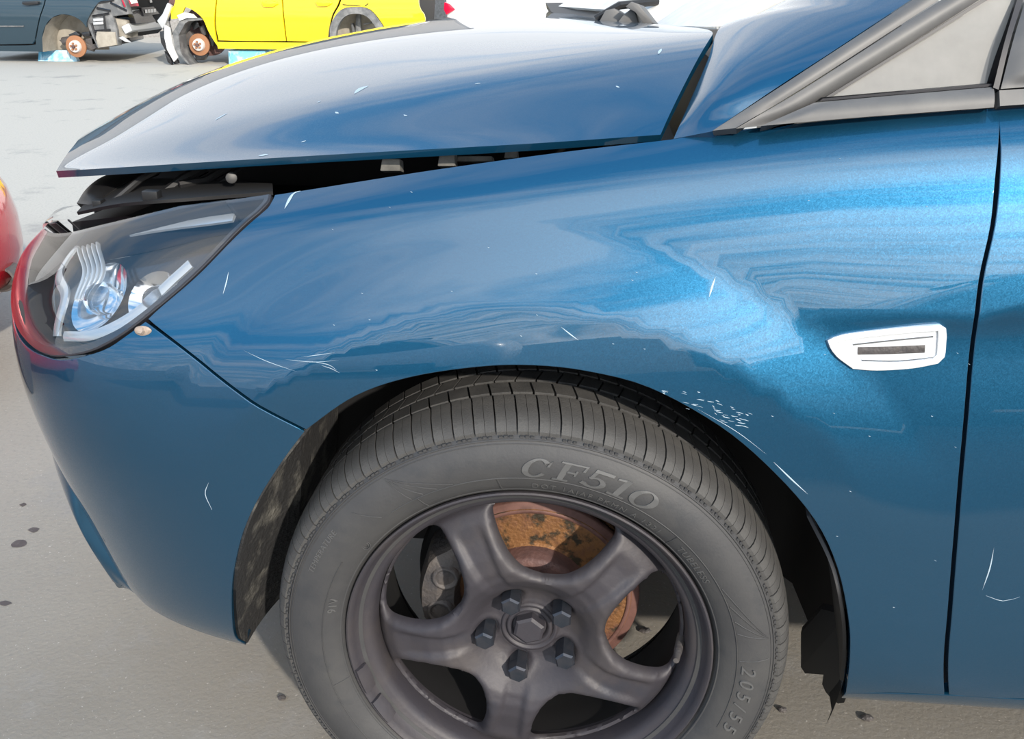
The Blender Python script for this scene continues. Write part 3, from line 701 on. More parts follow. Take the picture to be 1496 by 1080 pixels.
# thin moulded rings on the sidewall
def ring(r, w, h, name='moulded_ring', a0=0, a1=360, n=160, mt=None):
    p = [(r-w/2, yside(r-w/2)), (r-w/4, yside(r)-h), (r+w/4, yside(r)-h), (r+w/2, yside(r+w/2))]
    v, f = lathe(p, n, math.radians(a0), math.radians(a1)); return mk(name, v, f, mt or M['tyre'], tyre, smooth=True)
ring(.2905, .0018, .0016); ring(.2868, .0010, .0008); ring(.2475, .0013, .0010, a0=-20, a1=128); ring(.2475, .0013, .0010, a0=150, a1=236); ring(.2275, .002, .0012)
# shoulder blocks: each with a slit down its middle
def block_mesh(w, nb):
    """one shoulder block around angle 0, width w radians, wraps from the sidewall onto the tread"""
    prof = [(.2942, -.0006), (.2985, -.0008), (.3035, .0035), (.3078, .0105), (.3112, .020), (.3135, .032), (.3150, .046), (.3156, .058)]
    low = [(.2930, .004), (.2960, .006), (.3000, .012), (.3030, .019), (.3050, .027), (.3060, .036), (.3068, .048), (.3070, .058)]
    V = []; F = []
    skew = [0, .000, .001, .003, .007, .013, .019, .026]
    def col(a, pr, sk=1.): return [(r*math.cos(a+sk*s_), y, r*math.sin(a+sk*s_)) for (r, y), s_ in zip(pr, skew)]
    g = w*.055
    def slab(a0, a1):
        b = len(V); n = len(prof)
        for a in (a0, a1):
            for pr in (prof, low):
                V.extend(col(a, pr))
        # order: [a0 top][a0 low][a1 top][a1 low]
        for k in range(n-1):
            F.append((b+k, b+k+1, b+2*n+k+1, b+2*n+k))
            F.append((b+n+k+1, b+k+1, b+k, b+n+k)); F.append((b+2*n+k, b+2*n+k+1, b+3*n+k+1, b+3*n+k))
        F.append((b, b+2*n, b+3*n, b+n)); F.append((b+n-1, b+2*n-1, b+4*n-1, b+3*n-1))
    slab(-w*.46, -w*.010); slab(w*.010, w*.46)
    me = bpy.data.meshes.new('tread_block'); me.from_pydata(V, [], F)
    bm = bmesh.new(); bm.from_mesh(me); bmesh.ops.recalc_face_normals(bm, faces=bm.faces); bm.to_mesh(me); bm.free()
    me.materials.append(M['tread']); me.polygons.foreach_set('use_smooth', [True]*len(me.polygons)); me.set_sharp_from_angle(angle=math.radians(30))
    return me
NB = 80; w = 2*math.pi/NB; bme = block_mesh(w, NB)
for i in range(NB):
    o = bpy.data.objects.new('tread_block', bme); COL.objects.link(o); o.parent = tyre
    o.matrix_parent_inverse = Matrix.Identity(4)
    o.rotation_euler = (0, -i*w, 0); o.location = (0, 0, .306)
# small bars under each block
tb = MB()
for i in range(NB):
    for k, (da, r0, r1) in enumerate(((-.30, .2925, .2945), (-.05, .2925, .2950), (.20, .2925, .2945))):
        a = (i+da)*w; b = a+w*.16
        pts = [(r*math.cos(q), yside(min(r, .2925))-.0012, .306+r*math.sin(q)) for r, q in ((r0, a), (r1, a), (r1, b), (r0, b))]
        tb.prism(pts, (0, .003, 0))
o = tb.build('wear_mark', M['tyre'], tyre); tag(o, kind='stuff')
# inner ribs with angled cuts
for (y0, y1, nb2, sk) in ((.064, .092, 80, .02), (.098, .124, 80, -.02), (.130, .156, 80, .018)):
    mb = MB()
    for i in range(nb2):
        a = i*2*math.pi/nb2; b = a+2*math.pi/nb2*.90; pt = []
        for rr in (.306, .3158):
            pt += [(rr*math.cos(q), yy, .306+rr*math.sin(q)) for q, yy in ((a, y0), (b, y0), (b+sk, y1), (a+sk, y1))]
        mb.add(pt, [(3, 2, 1, 0), (4, 5, 6, 7), (0, 1, 5, 4), (1, 2, 6, 5), (2, 3, 7, 6), (3, 0, 4, 7)])
    tag(mb.build('tread_rib', M['tread'], tyre), kind='stuff')
# sidewall lettering
def bend(u, vv, r0, th0, h, cw=True, inward=False):
    r = r0+vv; a = th0-u/r0
    return (r*math.cos(a), yside(r)-h, .306+r*math.sin(a))
def glyph_solid(mb, poly, r0, th0, h):
    n = len(poly); top = [bend(u, v_, r0, th0, h) for u, v_ in poly]; bot = [bend(u, v_, r0, th0, -.001) for u, v_ in poly]
    b = len(mb.v); mb.v += top+bot; mb.f.append(tuple(b+i for i in range(n))); mb.f += [(b+i, b+n+i, b+n+(i+1) % n, b+(i+1) % n) for i in range(n)]
def stroke_arc(cx, cy, rx, ry, a0, a1, w0, w1, n=22):
    o = []; a = np.radians(np.linspace(a0, a1, n)); 
    qs = []
    for i in range(n-1):
        p = []
        for q, ww in ((a[i], w0+(w1-w0)*abs(math.cos(a[i]))), (a[i+1], w0+(w1-w0)*abs(math.cos(a[i+1])))):
            p.append(((cx+rx*math.cos(q), cy+ry*math.sin(q)), (cx+(rx-ww)*math.cos(q), cy+(ry-ww*.8)*math.sin(q))))
        qs.append([p[0][0], p[1][0], p[1][1], p[0][1]])
    return qs
def rect(x0, y0, x1, y1): return [[(x0, y0), (x1, y0), (x1, y1), (x0, y1)]]
G = {
 'C': stroke_arc(.40, .5, .40, .5, 42, 322, .09, .19) + [[(.66, .62), (.74, .62), (.76, .92), (.70, .86)]],
 'F': rect(.16, 0, .34, 1) + rect(.05, .93, .80, 1) + rect(.03, 0, .50, .07) + rect(.34, .48, .60, .56) + [[(.72, .70), (.80, .70), (.80, .95), (.74, .95)]] + rect(.56, .38, .62, .66),
 '5': rect(.20, .86, .74, 1) + [[(.16, .48), (.26, .48), (.32, .92), (.20, .92)]] + stroke_arc(.36, .31, .36, .31, -155, 128, .09, .17) + [[(.0, .13), (.10, .08), (.16, .2), (.05, .24)]],
 '1': rect(.28, 0, .46, 1) + rect(.10, 0, .64, .08) + [[(.08, .86), (.30, .90), (.30, 1.0), (.08, .94)]],
 '0': stroke_arc(.40, .5, .40, .5, 0, 360, .08, .19, 40)}
lt = MB()
HT = .0235; r0 = .2505; ang = [(92.0, 'C'), (84.2, 'F'), (77.4, '5'), (70.9, '1'), (65.3, '0')]
for a, ch in ang:
    for q in G[ch]: glyph_solid(lt, [((x+.22*y)*HT*1.55, y*HT) for x, y in q], r0, math.radians(a), .0016)
lo = lt.build('tyre_lettering', M['letter'], tyre, label='raised lettering CF510')
def text_bent(txt, size, r0, th_mid, h=.0009, space=1.0, shear=0., label=None):
    cu = bpy.data.curves.new('t', 'FONT'); cu.body = txt; cu.size = size*1.38; cu.align_x = 'CENTER'; cu.space_character = space; cu.shear = shear; cu.resolution_u = 3
    cu.extrude = .001; ob = bpy.data.objects.new('t', cu); COL.objects.link(ob)
    dg = bpy.context.evaluated_depsgraph_get(); me = bpy.data.meshes.new_from_object(ob.evaluated_get(dg))
    bpy.data.objects.remove(ob)
    for vx in me.vertices:
        vx.co = bend(vx.co.x, vx.co.y, r0, math.radians(th_mid), h if vx.co.z > 0 else -.001)
    me.materials.clear(); me.materials.append(M['letter']); me.name = 'tyre_lettering'
    return link('tyre_lettering', me, None, tyre, label)
text_bent('DOT 1AJAF PKMN A 1321', .0078, .2325, 70, space=1.30, label='small raised lettering DOT')
text_bent('TUBELESS', .0085, .2330, 37.5, space=1.15, label='small raised lettering TUBELESS')
text_bent('205/55', .0175, .2530, -8.5, h=.0016, space=1.5, shear=.3, label='raised size lettering 205/55')
text_bent('TEMPERATURE', .0068, .272, 150, space=1.1)
text_bent('91V', .0095, .2345, 166, space=1.1)
# radiating lines and dividers
def line(r1, a1, r2, a2, w=.0007):
    p, q = [np.array((r*math.cos(math.radians(a)), 0, r*math.sin(math.radians(a)))) for r, a in ((r1, a1), (r2, a2))]
    n = 8; pts = []
    for i in range(n+1):
        k = p+(q-p)*i/n; r = math.hypot(k[0], k[2]); pts.append((k[0], yside(r)-.0003, .306+k[2]))
    MB().tube(pts, w, 5).build('moulded_line', M['tyre'], tyre)
for a in (109, 113.5, 117.5, 121): line(.2495, a, .284, 124)
for a in (28, 22, 17, 13): line(.2495, a, .284, 10)
line(.2495, 131, .276, 136)
for a in (97, 119, 47, 194): line(.2265, a, .247, a+.6, .0009)
line(.2495, 4, .284, 4)
for a, r in ((142, .2365),):
    c0 = (r*math.cos(math.radians(a)), 0, .306+r*math.sin(math.radians(a)))
    for rr in (.0055, .0035):
        MB().tube([(c0[0]+rr*math.cos(t), yside(r)-.0002, c0[2]+rr*math.sin(t)) for t in np.linspace(0, 2*math.pi, 20)], .0005, 5).build('moulded_emblem', M['tyre'], tyre)

# steel rim barrel
v, f = lathe([(.2150, .012), (.2205, .0065), (.2220, .0030), (.2215, -.0002), (.2195, -.0010), (.2170, .0005), (.2140, .0060), (.2105, .0130), (.2060, .0175), (.2010, .0195), (.1960, .0230), (.1930, .0320), (.1918, .0450), (.1915, .0620), (.1912, .070)], 160)
rim = mk('steel_wheel', v, f, M['steel'], car, smooth=True, label='bare dark steel wheel with five broad spokes')
v, f = lathe([(.1912, .068), (.1910, .085), (.190, .11), (.196, .14), (.200, .17), (.214, .185), (.2215, .192), (.222, .198), (.21, .196), (.203, .18)], 120)
mk('rim_barrel', v, f, M['dark'], rim, smooth=True)
rim.data.set_sharp_from_angle(angle=math.radians(50))
TH0 = 44.; TB0 = 41.
def hole(c):
    """rounded opening between two spokes, centred at angle c"""
    pts = []
    ro, ri = .1735, .0885
    half = [(.094, 0), (.0985, 9), (.108, 16), (.122, 20.5), (.142, 23.5), (.165, 24.8), (.178, 24.5), (.185, 21), (.1868, 12), (.1868, 0)]
    key = [(-a, r) for r, a in half]+[(a, r) for r, a in half[::-1][1:]]
    return np.array(catmull([(r*math.cos(math.radians(c-a)), r*math.sin(math.radians(c-a))) for a, r in key], .0035))[:-1]
holes = [hole(TH0+36+72*k) for k in range(5)]
cir = np.array([(.1905*math.cos(t), .1905*math.sin(t)) for t in np.linspace(0, 2*math.pi, 200, endpoint=False)])
cen = np.array([(.0155*math.cos(t), .0155*math.sin(t)) for t in np.linspace(0, 2*math.pi, 40, endpoint=False)])
V2, T2 = fill(cir, holes+[cen], .0038)
hp = np.vstack(holes)
def face_y(P):
    r = np.hypot(P[:, 0], P[:, 1]); th = np.degrees(np.arctan2(P[:, 1], P[:, 0]))
    d = (th-TH0+36) % 72-36                                             # angle from the nearest spoke
    base = np.interp(r, [0, .03, .042, .052, .062, .075, .09, .105, .125, .15, .168, .183, .1905], [.050, .050, .049, .047, .041, .028, .017, .0125, .014, .021, .028, .037, .047])
    lat = r*np.sin(np.radians(d))                                        # metres across the spoke
    groove = np.interp(r, [.07, .095, .15, .172], [0, 1, 1, 0])
    wch = .020+.004*np.clip((r-.1)/.06, 0, 1)
    y = base + groove*.006*sstep(wch-.007+.004, wch-.011, abs(lat)) * 1.0  # pressed channel along the spoke
    dh = np.full(len(P), 9.)
    for k in range(0, len(P), 1500): dh[k:k+1500] = np.sqrt(((P[k:k+1500, None]-hp[None])**2).sum(2).min(1))
    y = y + .010*(np.clip(1-dh/.009, 0, 1))**2                          # edges rolled back round the openings
    for k in range(5):
        a = math.radians(TB0+72*k); q = np.hypot(P[:, 0]-.0525*math.cos(a), P[:, 1]-.0525*math.sin(a))
        y = y + .0045*np.exp(-(q/.0135)**4) - .002*np.exp(-((q-.0165)/.004)**2)
    y = y - .002*np.exp(-((r-.036)/.004)**2)                            # raised ring round the hub
    return y
Yf = face_y(V2)
Vf = [(p[0], y, .306+p[1]) for p, y in zip(V2, Yf)]
ff = [tuple(t) for t in T2]; be = boundary(T2); base = len(Vf); ed = sorted({k for e in be for k in e}); mpk = {k: base+i for i, k in enumerate(ed)}
Vf += [(Vf[k][0]*.997 if np.hypot(*V2[k]) > .1 else Vf[k][0], Vf[k][1]+.006, Vf[k][2]) for k in ed]
ff += [(b, a, mpk[a], mpk[b]) for a, b in be]
o = mk('wheel_face', Vf, ff, M['steel'], rim, smooth=True)
bm = bmesh.new(); bm.from_mesh(o.data); bmesh.ops.recalc_face_normals(bm, faces=bm.faces); bm.to_mesh(o.data); bm.free()
o.data.polygons.foreach_set('use_smooth', [True]*len(o.data.polygons)); o.data.set_sharp_from_angle(angle=math.radians(55))
def hexbolt(c, r, y0, y1, parent, name='wheel_bolt', collar=True, rot=0.):
    mb = MB(); n = 6
    def ringp(rr, y, k=6, ro=rot): return [(c[0]+rr*math.cos(2*math.pi*i/k+ro), y, c[1]+rr*math.sin(2*math.pi*i/k+ro)) for i in range(k)]
    v = ringp(r, y0)+ringp(r, y1+.0025)+ringp(r*.82, y1); f = []
    for a in range(2):
        for i in range(6): f.append((a*6+i, a*6+(i+1) % 6, (a+1)*6+(i+1) % 6, (a+1)*6+i))
    f.append(tuple(range(12, 18))); mb.add(v, f)
    if collar:
        v = ringp(r*1.02, y0, 20)+ringp(r*1.28, y0+.001, 20)+ringp(r*1.3, y0+.006, 20)
        f = [(a*20+i, a*20+(i+1) % 20, (a+1)*20+(i+1) % 20, (a+1)*20+i) for a in range(2) for i in range(20)]; mb.add(v, f)
        # groove ring below the head
        mb.add(ringp(r*1.03, (y0+y1)/2+.001)+ringp(r*1.03, (y0+y1)/2+.003), [(i, (i+1) % 6, 6+(i+1) % 6, 6+i) for i in range(6)])
    return mb.build(name, M['bolt'], parent)
for k in range(5):
    a = math.radians(TB0+72*k); hexbolt((.054*math.cos(a), .306+.054*math.sin(a)), .0130, .050, .017, rim, rot=.52+k*.05)
v, f = lathe([(.021, .058), (.021, .050), (.024, .046), (.0275, .0445), (.0285, .049), (.0305, .0495), (.0315, .0445), (.0355, .045), (.0365, .054)], 48)
mk('hub_ring', v, f, M['steel'], rim, smooth=True)
v, f = lathe([(0.0005, .051), (.0285, .051)], 24); mk('hub_cover', v, f, M['cast'], rim)
o = hexbolt((0, .306), .0205, .052, .036, rim, 'axle_nut', False, .35); o.data.materials.clear(); o.data.materials.append(M['steel'])
# valve and balance weights
va = math.radians(-2.5); vr = .190
MB().tube([(vr*math.cos(va), .058, .306+vr*math.sin(va)), ((vr-.006)*math.cos(va), .030, .306+(vr-.006)*math.sin(va)), ((vr-.010)*math.cos(va), .010, .306+(vr-.010)*math.sin(va))], [.0055, .0052, .0036], 12).build('valve_stem', M['cast'], rim, smooth=True)
for a0 in (192, 206):
    mb = MB(); n = 8; v = []
    for i in range(n+1):
        a = math.radians(a0+9.5*i/n); wv = math.sin(math.pi*min(max(i/n, .06), .94))**.4
        for r, y in ((.2185, -.0015), (.2150, -.0045), (.2110-.003*wv, .002), (.2085-.004*wv, .010), (.2185, .010)): v.append((r*math.cos(a), y, .306+r*math.sin(a)))
    f = [(i*5+k, i*5+(k+1) % 5, (i+1)*5+(k+1) % 5, (i+1)*5+k) for i in range(n) for k in range(5)]+[tuple(range(5)), tuple(range(n*5, n*5+5))[::-1]]
    mb.add(v, f); mb.build('balance_weight', M['steel'], rim, smooth=True)
# brake disc, hub and caliper
v, f = lathe([(.066, .085), (.070, .0845), (.0735, .088), (.0745, .112), (.078, .116), (.1225, .116), (.1232, .1145), (.128, .1145), (.1288, .116), (.137, .1165), (.1385, .118), (.1385, .124), (.13, .1245), (.13, .134), (.1385, .1345), (.1385, .140), (.08, .142)], 120)
bd = mk('brake_disc', v, f, M['rust'], car, smooth=True, label='rust-orange brake disc behind the spokes'); bd.data.set_sharp_from_angle(angle=math.radians(35))
M['disc_rim'] = mat('pinkish_disc_rim', (.17, .085, .07), .65, .2, noise=((.10, .05, .042), 40, .45, .65))
v, f = lathe([(.1225, .1158), (.1230, .1140), (.1275, .1140), (.1282, .1155), (.137, .1160), (.1388, .118), (.1388, .1245)], 120); mk('disc_edge', v, f, M['disc_rim'], bd, smooth=True)
v, f = lathe([(.0005, .080), (.045, .080), (.066, .083), (.0715, .0845), (.0745, .089), (.0755, .112)], 60); mk('disc_hat', v, f, M['rust_hub'], bd, smooth=True)
cal = MB(); vv = []; n = 14
for i in range(n+1):
    a = math.radians(142+62*i/n); e1 = .5-.5*math.cos(math.pi*min(1, min(i, n-i)/3.))
    r_in = .098+.012*(1-e1); r_out = .150-.016*(1-e1)
    for r, y in ((r_in, .104), (r_in+.004, .088+.008*(1-e1)), ((r_in+r_out)/2, .080+.012*(1-e1)), (r_out-.006, .086+.008*(1-e1)), (r_out, .104), (r_out, .165), (r_in, .165)):
        vv.append((r*math.cos(a), y, .306+r*math.sin(a)))
f = [(i*7+k, i*7+(k+1) % 7, (i+1)*7+(k+1) % 7, (i+1)*7+k) for i in range(n) for k in range(7)]+[tuple(range(7)), tuple(range(n*7, n*7+7))[::-1]]
cal.add(vv, f); co = cal.build('brake_caliper', M['cast'], car, smooth=True)
for a, r in ((160, .118), (186, .120)):
    c0 = (r*math.cos(math.radians(a)), .306+r*math.sin(math.radians(a)))
    v, f = lathe([(.0005, .098), (.012, .098), (.0125, .078), (.0165, .078), (.018, .090)], 24, cx=c0[0], cz=c0[1]); mk('piston_bore', v, f, M['cast'], co, smooth=True)
a = math.radians(193); hexbolt((.133*math.cos(a), .306+.133*math.sin(a)), .007, .09, .078, co, 'caliper_bolt', False)
v, f = lathe([(.05, .150), (.10, .148), (.155, .150), (.160, .158), (.05, .162)], 60, math.radians(15), math.radians(300)); mk('splash_shield', v, f, M['dark'], car, smooth=True)
MB().box((.55, .95, .235), (1.7, 1.0, .17)).build('underbody', M['dark'], car, bevel=.01)
MB().tube([(-.02, .15, .31), (-.05, .3, .33), (-.02, .6, .34)], .02, 12).build('drive_shaft', M['cast'], car, smooth=True)
MB().tube([(.02, .16, .22), (.1, .4, .24), (.12, .6, .25)], .022, 10).build('control_arm', M['cast'], car, smooth=True)
MB().tube([(-.02, .17, .36), (0, .24, .6), (0, .26, .78)], .03, 12).build('suspension_strut', M['cast'], car, smooth=True)

# ------------------------------------------------------------------ scratches and chips on the blue paint
scr = MB()
def scratch(pts, w, taper=True):
    w *= .6
    uv = np.array(catmull([np.array(to_st(p))*(KS, KT) for p in pts], .003)); P, n = surf(uv, .0003)
    if len(P) < 3: return
    d = np.gradient(P, axis=0); d /= np.linalg.norm(d, axis=1, keepdims=True)+1e-9; sd = np.cross(d, n); m = len(P); v = []
    for i in range(m):
        ww = w*(math.sin(math.pi*(i+.35)/(m-.3)) if taper else 1)
        v += [P[i]-sd[i]*ww*.5, P[i]+n[i]*.0002, P[i]+sd[i]*ww*.5]
    scr.add(v, [(i*3+k, i*3+k+1, i*3+k+4, i*3+k+3) for i in range(m-1) for k in (0, 1)])
scratch([(437, 276), (428, 284), (416, 305)], .007); scratch([(334, 398), (331, 412), (326, 430)], .0025)
for p in ([(415, 525), (460, 529), (495, 526)], [(455, 528), (480, 533), (492, 541)], [(440, 522), (470, 518), (490, 515)], [(356, 512), (390, 528), (434, 543)], [(470, 534), (485, 539), (496, 545)]): scratch(p, .0011)
rs = random.Random(3)
for i in range(46):
    u = rs.random(); x = 965+u*128; y = 571+u*43+rs.gauss(0, 5+4*math.sin(3*u)); l = rs.uniform(3, 11)
    scratch([(x, y), (x+l*.5, y+1), (x+l, y+2+rs.uniform(-1, 1))], rs.uniform(.0006, .0016))
scratch([(1045, 405), (1040, 420), (1036, 434)], .0035); scratch([(1130, 675), (1158, 702), (1180, 722)], .0025); scratch([(1020, 598), (1075, 630), (1120, 664)], .0010)
scratch([(305, 705), (300, 722), (310, 745)], .0018); scratch([(1310, 868), (1318, 872)], .001); scratch([(820, 478), (835, 490), (845, 497)], .002)
scratch([(1440, 870), (1465, 878), (1490, 872)], .001); scratch([(1452, 800), (1446, 830), (1435, 862)], .0022)
for i in range(70):
    x, y = rs.uniform(480, 1440), rs.uniform(230, 960)
    if math.hypot(x-780, (y-930)*1.1) < 470: continue
    scratch([(x, y), (x+1.5, y+.8), (x+3, y+rs.uniform(0, 2))], rs.uniform(.0006, .0014))
M['scuff'] = mat('scuffed_primer', (.34, .44, .52), .55)
hb = bpy.data.objects['bonnet'].data
_HB = BVHTree.FromPolygons([v_.co for v_ in hb.vertices], [tuple(p.vertices) for p in hb.polygons])
def hood_chip(pts, w):
    hit = [_HB.ray_cast(Vector(CAM), Vector(ray(*p)).normalized()) for p in catmull(pts, 2.5)]; hit = [h for h in hit if h[0] is not None]; m = len(hit)
    if m < 3: return
    v = []
    for i, (co, no, _, _) in enumerate(hit):
        if no.dot(Vector(CAM)-co) < 0: no = -no
        d = hit[min(i+1, m-1)][0]-hit[max(i-1, 0)][0]; sd = d.cross(no).normalized()*w*.5*math.sin(math.pi*(i+.35)/(m-.3))
        v += [co-sd+no*.0003, co+no*.0005, co+sd+no*.0003]
    scr.add(v, [(i*3+k, i*3+k+1, i*3+k+4, i*3+k+3) for i in range(m-1) for k in (0, 1)])
for p, w_ in (([(518, 137), (527, 130), (538, 126)], .009), ([(314, 176), (324, 170), (332, 166)], .004), ([(962, 79), (964, 75), (966, 72)], .004), ([(440, 208), (443, 207), (447, 206)], .002), ([(694, 123), (698, 122), (702, 122)], .002),
    ([(490, 164), (492, 165), (495, 166)], .003), ([(590, 168), (592, 169), (595, 169)], .002), ([(378, 228), (384, 227), (392, 226)], .004), ([(463, 150), (466, 149), (469, 148)], .002), ([(900, 126), (902, 127), (905, 128)], .002)): hood_chip(p, w_)
o = scr.build('paint_scratches', M['scuff'], car); tag(o, label='white scratches and chips in the blue paint', kind='stuff')

# ------------------------------------------------------------------ scrapped cars and posts across the yard
YB = 10.4
M['bg_dark'] = mat('dark_blue_car_paint', (.020, .045, .065), .28, .3, .8)
M['bg_black'] = mat('black_car_paint', (.012, .012, .014), .25, 0, .6)
M['yellow'] = mat('yellow_car_paint', (.90, .68, .004), .3, 0, .8)
M['bg_cut'] = mat('panel_gap', (.01, .01, .01), .8)
M['dust_inner'] = mat('dusty_wheelhouse', (.36, .33, .28), .9, noise=((.20, .18, .15), 5, .4, .7))
M['grey_plastic'] = mat('grey_body_plastic', (.10, .105, .11), .5, noise=((.24, .24, .24), 9, .45, .7))
M['pale_metal'] = mat('bare_pale_metal', (.55, .56, .57), .4, .4)
M['disc_far'] = mat('far_rusty_disc', (.30, .14, .07), .7)
M['hub_far'] = mat('pale_hub', (.60, .56, .54), .5)
M['blue_block'] = mat('pale_blue_block', (.16, .48, .70), .5, noise=((.62, .76, .84), 6, .45, .6))
M['lamp_red'] = mat('red_lamp', (.55, .01, .05), .15, 0, .6)
M['lamp_white'] = mat('white_lamp', (.8, .8, .8), .15, 0, .6)
M['glassdark'] = mat('dark_car_glass', (.015, .018, .02), .05, 0, 1.)
M['van'] = mat('white_van_paint', (.86, .86, .86), .35, 0, .5)
M['postc'] = mat('rough_post_concrete', (.33, .32, .31), .9, noise=((.20, .19, .18), 25, .4, .7))
def bgp(px, py, dy=0.):
    p = ony(px, py, YB+dy); return (p[0], p[2])
def side_panel(name, segs, holes, mt, parent, dy=0., sp=.06, thick=.03, bulge=.05, dens=.03):
    """panel traced on the flank of a car across the yard, with the flank's barrel curve and real thickness"""
    o = closed([[bgp(*p) for p in s_] for s_ in segs], dens); hs = [closed([[bgp(*p) for p in s_] for s_ in h], dens) for h in holes]
    V, T = fill(o, hs, sp); yy = YB+dy+bulge*((V[:, 1]-.5)/.4)**2
    vv = [(x, y, z) for (x, z), y in zip(V, yy)]; b = len(vv); vv += [(x, y+thick, z) for (x, z), y in zip(V, yy)]
    f = [tuple(t) for t in T]+[tuple(b+i for i in t[::-1]) for t in T]+[(k, i, b+i, b+k) for i, k in boundary(T)]
    ob = mk(name, vv, f, mt, parent)
    bm = bmesh.new(); bm.from_mesh(ob.data); bmesh.ops.recalc_face_normals(bm, faces=bm.faces); bm.to_mesh(ob.data); bm.free()
    ob.data.polygons.foreach_set('use_smooth', [True]*len(ob.data.polygons)); ob.data.set_sharp_from_angle(angle=math.radians(40)); return ob
def cyl(mb, px, py, r, y0, y1, n=28, r2=None):
    x, z = bgp(px, py); v = [(x+r*math.cos(t), y0, z+r*math.sin(t)) for t in np.linspace(0, 2*math.pi, n, endpoint=False)]
    v += [(x+(r2 or r)*math.cos(t), y1, z+(r2 or r)*math.sin(t)) for t in np.linspace(0, 2*math.pi, n, endpoint=False)]
    mb.add(v, [(i, (i+1) % n, n+(i+1) % n, n+i) for i in range(n)]+[tuple(range(n)), tuple(range(2*n-1, n-1, -1))]); return mb
def poly(name, pts, mt, parent, dy=0., thick=.03, bevel=0, skew=(0, 0)):
    q = [bgp(*p) for p in pts]; m = MB().prism([(x, YB+dy, z) for x, z in q], (skew[0], thick, skew[1])); return m.build(name, mt, parent, bevel=bevel)
def far_disc(px, py, parent, r=.128, lobes=5, hubm=None):
    m = cyl(MB(), px, py, r, YB+.13, YB+.155); d = m.build('brake_disc', M['disc_far'], parent, bevel=.004)
    cyl(MB(), px, py, r*.52, YB+.09, YB+.14, r2=r*.60).build('hub', hubm or M['hub_far'], d, bevel=.004)
    x, z = bgp(px, py)
    for k in range(lobes):
        a = k*2*math.pi/lobes+.4; m = MB(); n = 8
        v = [(x+.036*math.cos(a)+.013*math.cos(t), y, z+.036*math.sin(a)+.013*math.sin(t)) for y in (YB+.07, YB+.10) for t in np.linspace(0, 2*math.pi, n, endpoint=False)]
        m.add(v, [(i, (i+1) % n, n+(i+1) % n, n+i) for i in range(n)]+[tuple(range(n))]); m.build('stud', M['disc_far'], d)
    cyl(MB(), px, py, .018, YB+.06, YB+.10).build('hub_cap', M['rust_hub'], d)
# dark blue car on the left, its rear end turned to us with the bumper gone
dk = empty('scrapped_hatchback', (-6.6, 11.1, 0)); tag(dk, 'dark blue scrapped car with rear bumper missing at upper left of the yard', 'car')
side_panel('rear_wing', [[(66, -40), (150, -40), (160, 0)], [(160, 0), (143, 4), (128, 28), (126, 40)], [(126, 40), (118, 30), (105, 23), (90, 21), (76, 26), (66, 38), (61, 55), (62, 76)], [(62, 76), (52, 76), (-70, 74)], [(-70, 74), (-70, 68)], [(-70, 68), (0, 67), (46, 66), (51, 60), (59, 26), (66, 0), (66, -40)]], [], M['bg_dark'], dk)
side_panel('rear_door', [[(-60, -40), (64, -40)], [(64, -40), (64, 0), (57, 26), (49, 59), (45, 64)], [(45, 64), (0, 65), (-60, 66)], [(-60, 66), (-60, -40)]], [], M['bg_dark'], dk, dy=.002)
poly('door_handle', [(34, 2), (57, 1), (58, 6), (40, 8), (34, 6)], M['bg_black'], dk, dy=-.03, thick=.05, bevel=.008)
poly('door_moulding', [(0, 37.5), (35, 37.5), (35, 39), (0, 39)], M['grey_plastic'], dk, dy=-.012, thick=.03)
side_panel('wheelhouse', [[(60, 76), (60, 50), (74, 22), (100, 18), (128, 36), (136, 60), (138, 76)], [(138, 76), (60, 76)]], [], M['dust_inner'], dk, dy=.34, bulge=0)
xs = [bgp(p, q) for p, q in ((62, 76), (61, 55), (66, 38), (76, 26), (90, 21), (105, 23), (118, 30), (126, 40))]
m = MB(); v = [(x, YB+.01, z) for x, z in xs]+[(x+.004, YB+.36, z) for x, z in xs]; m.add(v, [(i, i+1, 9+i-0, 8+i) for i in range(7)]); m.build('wheelhouse_lip', M['dust_inner'], dk, smooth=True)
far_disc(102.5, 69, dk)
MB().tube([(*bgp(80, 62),)[0:1]+(YB+.2,)+(bgp(80, 62)[1],), (bgp(95, 60)[0], YB+.18, bgp(95, 60)[1]), (bgp(125, 72)[0], YB+.22, bgp(125, 72)[1])], .05, 10).build('axle_arm', M['cast'], dk, smooth=True)
for pts, mt in (([(88, 52), (100, 47), (106, 52), (104, 57), (92, 56)], 'bg_black'), ([(108, 49), (120, 47), (121, 54), (110, 55)], 'bg_black'), ([(74, 60), (90, 57), (92, 66), (84, 68)], 'cast'), ([(114, 58), (132, 55), (136, 70), (120, 76), (112, 72)], 'cast'), ([(122, 56), (131, 54), (133, 66), (124, 68)], 'bg_black')):
    poly('suspension_part', pts, M[mt], dk, dy=.17, thick=.07, bevel=.012)
st = poly('rear_quarter_frame', [(143, 2), (124, 33), (131, 50), (141, 71), (171, 67), (169, 44), (163, 24), (187, 21), (178, -6)], M['grey_plastic'], dk, dy=.03, thick=.10, bevel=.01)
for a, b in (((140, 12), (160, 16)), ((134, 24), (158, 20)), ((132, 34), (140, 60)), ((150, 20), (153, 46)), ((137, 46), (160, 44)), ((160, 4), (184, 16)), ((143, 4), (165, 0))):
    A = bgp(*a); B = bgp(*b); MB().tube([(A[0], YB+.025, A[1]), (B[0], YB+.025, B[1])], .014, 6).build('moulded_rib', M['bg_black'], st)
for k in range(2): poly('vent_slot', [(135.5, 27.5+k*5), (150, 26.5+k*5), (150.5, 30.5+k*5), (136, 31.5+k*5)], M['pale_metal'], st, dy=.005, thick=.04, bevel=.004)
